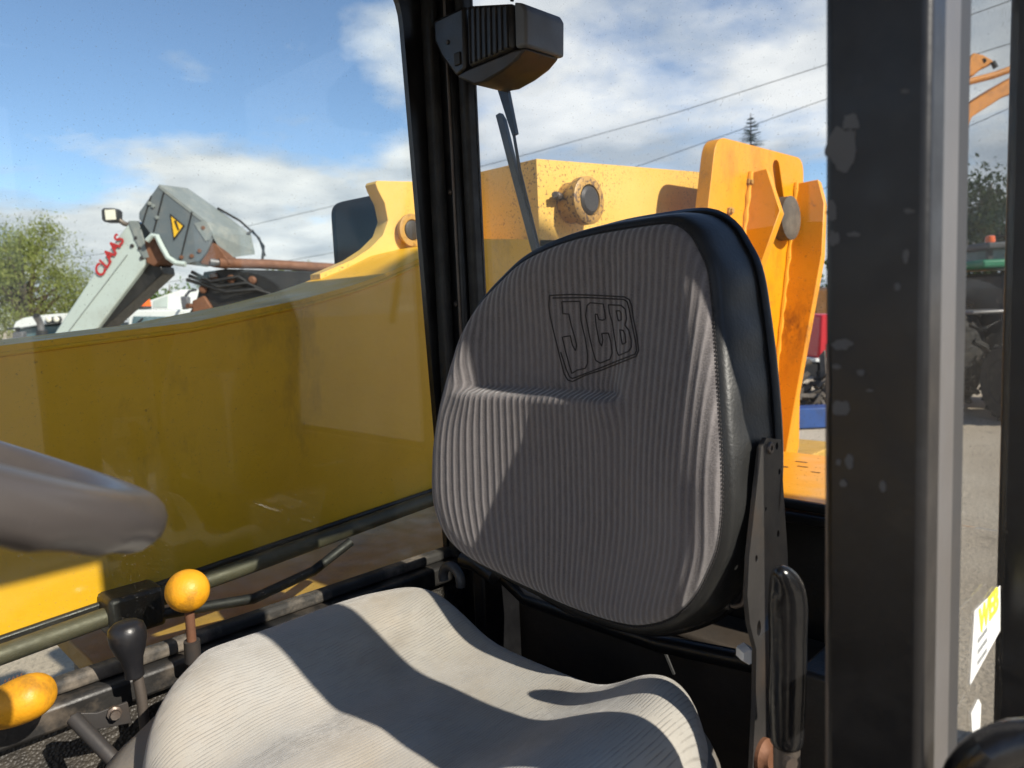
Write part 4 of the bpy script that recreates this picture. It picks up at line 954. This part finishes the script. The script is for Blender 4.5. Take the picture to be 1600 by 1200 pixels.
# --- red trailer, blue beam and scrap behind the deck
DR = 11.6
rt = thing('red_trailer', gp(1300, DR+.8), 'red trailer body with white lower edge behind the orange uprights', 'trailer')
rb = gp(1310, DR+.9); zr = lambda y: V(1288, y, DR).z
MB().slab([V(1278, 560, DR), V(1283, 492, DR), V(1400, 490, DR), V(1400, 560, DR)], FH*1.4).build('body', 'red_paint', rt, bevel=.03)
MB().slab([V(1274, 566, DR-.02), V(1274, 560, DR-.02), V(1402, 560, DR-.02), V(1402, 566, DR-.02)], FH*1.44).build('lower_edge', 'white_paint', rt, bevel=.01)
lb(rb+UP*.62, .6, .6, .12).build('frame', 'dark_grey', rt, bevel=.02)
for dx in (-.3, .55): wheel(rt, rb+SR*dx-FH*.75+UP*.40, FH, .38, .26, 'alu_grey')
tag(lb(gp(1280, DR-1.4)+UP*.16, .75, .16, .14).build('steel_beam', 'blue_paint', bevel=.015), 'blue steel beam lying on the gravel before the red trailer', 'beam')
sc_ = MB(); rs_ = random.Random(3); cp = gp(1268, DR-.5)
for i in range(46):
    a = Vector((rs_.uniform(-1, 1), rs_.uniform(-1, 1), rs_.uniform(-.3, 1))).normalized(); b = a.orthogonal().normalized(); c = a.cross(b)
    h_ = rs_.random(); sc_.obox(cp+SR*rs_.uniform(-.7, .5)*(1-h_*.5)+FH*rs_.uniform(-.3, .3)+UP*(.08+.75*h_*h_), a, b, c, rs_.uniform(.05, .3), rs_.uniform(.01, .05), rs_.uniform(.01, .09))
tag(sc_.build('scrap_pile', 'scrap'), 'tangled heap of grey scrap metal below the red trailer', 'scrap', kind='stuff')

# ================================================================== TREES
def tree(name, label, base, h, crown_z0, rx, rz, mat, n, leaf_s, seed, group='trees around the yard', clumps=26, droop=.0, asp=2.2, cat='tree'):
    rr = random.Random(seed); base = Vector(base); t = thing(name, base, label, cat, group)
    tr = MB().tube([base, base+Vector((.05*h*.2, 0, h*.3)), base+Vector((.02*h, .03*h, h*.62)), base+Vector((0, 0, h*.9))], [.035*h, .027*h, .015*h, .004*h], 10)
    cc = []
    for i in range(clumps):
        u_ = rr.random()**.6; th = rr.uniform(0, 2*math.pi); ph = math.acos(rr.uniform(-.85, 1))
        d_ = Vector((math.sin(ph)*math.cos(th)*rx, math.sin(ph)*math.sin(th)*rx, math.cos(ph)*rz))
        cpos = base+Vector((0, 0, crown_z0+rz))+d_*(.35+.6*u_); cc.append((cpos, rr.uniform(.22, .40)*min(rx, rz)))
        st_ = base+Vector((0, 0, h*rr.uniform(.25, .6))); md = st_.lerp(cpos, .5)+Vector((0, 0, .05*h)); tr.tube([st_, md, cpos], [.010*h, .006*h, .002*h], 6)
    tr.build('trunk', 'bark', t, smooth=True)
    lf_ = MB()
    for i in range(n):
        c, r = cc[rr.randrange(len(cc))]
        v = Vector((rr.gauss(0, 1), rr.gauss(0, 1), rr.gauss(0, .85)))*(.52*r); p = c+v
        if droop: p.z -= droop*rr.random()*r
        a = Vector((rr.gauss(0, 1), rr.gauss(0, 1), rr.gauss(0, 1)-droop*2)).normalized(); b = a.orthogonal().normalized(); k = rr.uniform(0, 6.28)
        b = (b*math.cos(k)+a.cross(b)*math.sin(k)); s_ = leaf_s*rr.uniform(.6, 1.35)
        lf_.v += [tuple(p-a*s_*.5), tuple(p+b*s_*.5/asp), tuple(p+a*s_*.5), tuple(p-b*s_*.5/asp)]; o = len(lf_.v)-4; lf_.f.append((o, o+1, o+2, o+3))
    me = bpy.data.meshes.new('crown'); me.from_pydata(lf_.v, [], lf_.f); me.materials.append(MATS[mat])
    o = bpy.data.objects.new('crown', me); COL.objects.link(o); o.parent = t; o.location = -base
    return t
tree('willow_tree', 'loose light green willow tree behind the white boom', gp(45, 24), 5.3, 1.0, 2.1, 2.2, 'leaf_willow', 30000, .11, 11, clumps=44, droop=.5, asp=3.2)
tree('willow_tree', 'small bushy willow standing below the taller willow', gp(-95, 26), 4.6, .4, 2.0, 2.0, 'leaf_willow', 8000, .18, 12, clumps=24, droop=.5, asp=3.0)
tree('leafy_tree', 'round dark green leafy tree under the grey boom head', gp(270, 26), 3.5, .2, 1.5, 1.55, 'leaf_green', 9000, .15, 13, clumps=26)
tree('leafy_tree', 'low green treetop showing above the rusty hitch tube', gp(465, 34), 4.75, 1.2, 2.0, 1.7, 'leaf_willow', 6000, .20, 14, clumps=22)
tree('leafy_tree', 'distant low tree left of the dark hose cover', gp(395, 40), 3.9, .6, 2.3, 1.6, 'leaf_green', 5000, .22, 15, clumps=22)
tree('leafy_tree', 'dense dark tree standing behind the green tractor', gp(1545, 30), 6.6, .6, 2.6, 2.9, 'leaf_dark', 11000, .2, 16, clumps=34)
tree('leafy_tree', 'broad dark tree beside the dense tree behind the tractors', gp(1700, 32), 7.0, .6, 3.0, 3.1, 'leaf_dark', 9000, .22, 17, clumps=34)
tree('leafy_tree', 'bushy green tree behind the red trailer', gp(1330, 34), 4.2, .2, 3.0, 1.9, 'leaf_green', 8000, .22, 18, clumps=30)
# fir
def fir(base, h, r, seed):
    rr = random.Random(seed); base = Vector(base); t = thing('fir_tree', base, 'dark pointed fir top rising behind the orange mount plate', 'tree', 'trees around the yard')
    MB().tube([base, base+Vector((0, 0, h))], [.02*h, .002*h], 8).build('trunk', 'bark', t, smooth=True)
    m = MB()
    for k in range(52):
        f = k/52; z = h*(.12+.87*f); rad = r*(1-f)**.85+.05; nb = 9
        for i in range(nb):
            th = rr.uniform(0, 6.28); e = Vector((math.cos(th), math.sin(th), rr.uniform(-.1, .25))); sd = Vector((-math.sin(th), math.cos(th), 0)); L_ = rad*rr.uniform(.7, 1.15)
            for q in range(7):
                p = base+Vector((0, 0, z))+e*L_*(q+.6)/7; wd_ = .16*L_*(1.15-q/7)+.05
                for sg in (-1, 1):
                    d_ = (sd*sg+e*.9+Vector((0, 0, rr.uniform(-.35, .1)))).normalized(); b = d_.cross(Vector((0, 0, 1))).normalized()*.03
                    m.v += [tuple(p-b), tuple(p+d_*wd_*2), tuple(p+b), tuple(p-d_*.02)]; o = len(m.v)-4; m.f.append((o, o+1, o+2, o+3))
    me = bpy.data.meshes.new('crown'); me.from_pydata(m.v, [], m.f); me.materials.append(MATS['leaf_dark']); o = bpy.data.objects.new('crown', me); COL.objects.link(o); o.parent = t; o.location = -base
fz = V(1176, 177, 42).z
fir(gp(1176, 42), fz, 3.6, 5)

# ================================================================== OVERHEAD CABLES AND THEIR POLES
def cable(pts, D0, D1, r, label):
    x0, x1 = pts[0][0], pts[-1][0]; P_ = []
    dense = []
    for (a, b), (c, d) in zip(pts, pts[1:]):
        for k in range(6): t = k/6; dense.append((a+(c-a)*t, b+(d-b)*t))
    dense.append(pts[-1])
    for x, y in dense:
        f = (x-x0)/(x1-x0); D = 1/((1-f)/D0+f/D1); P_.append(V(x, y, D))
    c = MB().tube(P_, r, 6).build('overhead_cable', 'rubber_black', smooth=True); tag(c, label, 'cable', 'overhead cables'); return P_
A_ = cable([(-260, 452), (0, 416), (165, 396), (380, 355), (520, 322), (835, 238), (1060, 175), (1285, 103), (1560, 8), (1760, -68)], 60, 17, .011, 'overhead cable running close above the yellow boom and telehandler head')
B_ = cable([(-260, 478), (100, 470), (520, 395), (800, 325), (1010, 255), (1285, 157), (1540, 80), (1760, 12)], 62, 19, .011, 'overhead cable passing behind the top of the orange mount plate')
C_ = cable([(-260, 500), (300, 492), (520, 442), (800, 400), (1100, 345), (1285, 296), (1540, 186), (1760, 85)], 64, 21, .011, 'lowest overhead cable crossing below the excavator arm')
for k, P_ in enumerate(((A_[0], B_[0], C_[0]), (A_[-1], B_[-1], C_[-1]))):
    c = sum(P_, Vector())/3; zt = max(p.z for p in P_)+.5
    up_ = thing('utility_pole', (c.x, c.y, 0), ('wooden utility pole carrying the cables beyond the willow', 'wooden utility pole carrying the cables near the excavator')[k], 'pole', 'utility poles')
    MB().tube([(c.x, c.y, 0), (c.x, c.y, zt)], [.15, .10], 14).build('pole', 'wood_pole', up_, smooth=True)
    for p in P_:
        MB().tube([(c.x, c.y, p.z-.05), (p.x, p.y, p.z-.05)], .04, 8).build('bracket', 'steel_dark', up_, smooth=True)
        MB().lathe((p.x, p.y, p.z-.05), UP, [(.03, 0), (.05, .02), (.03, .04), (.01, .06)], 10).build('insulator', 'white_plastic', up_, smooth=True)
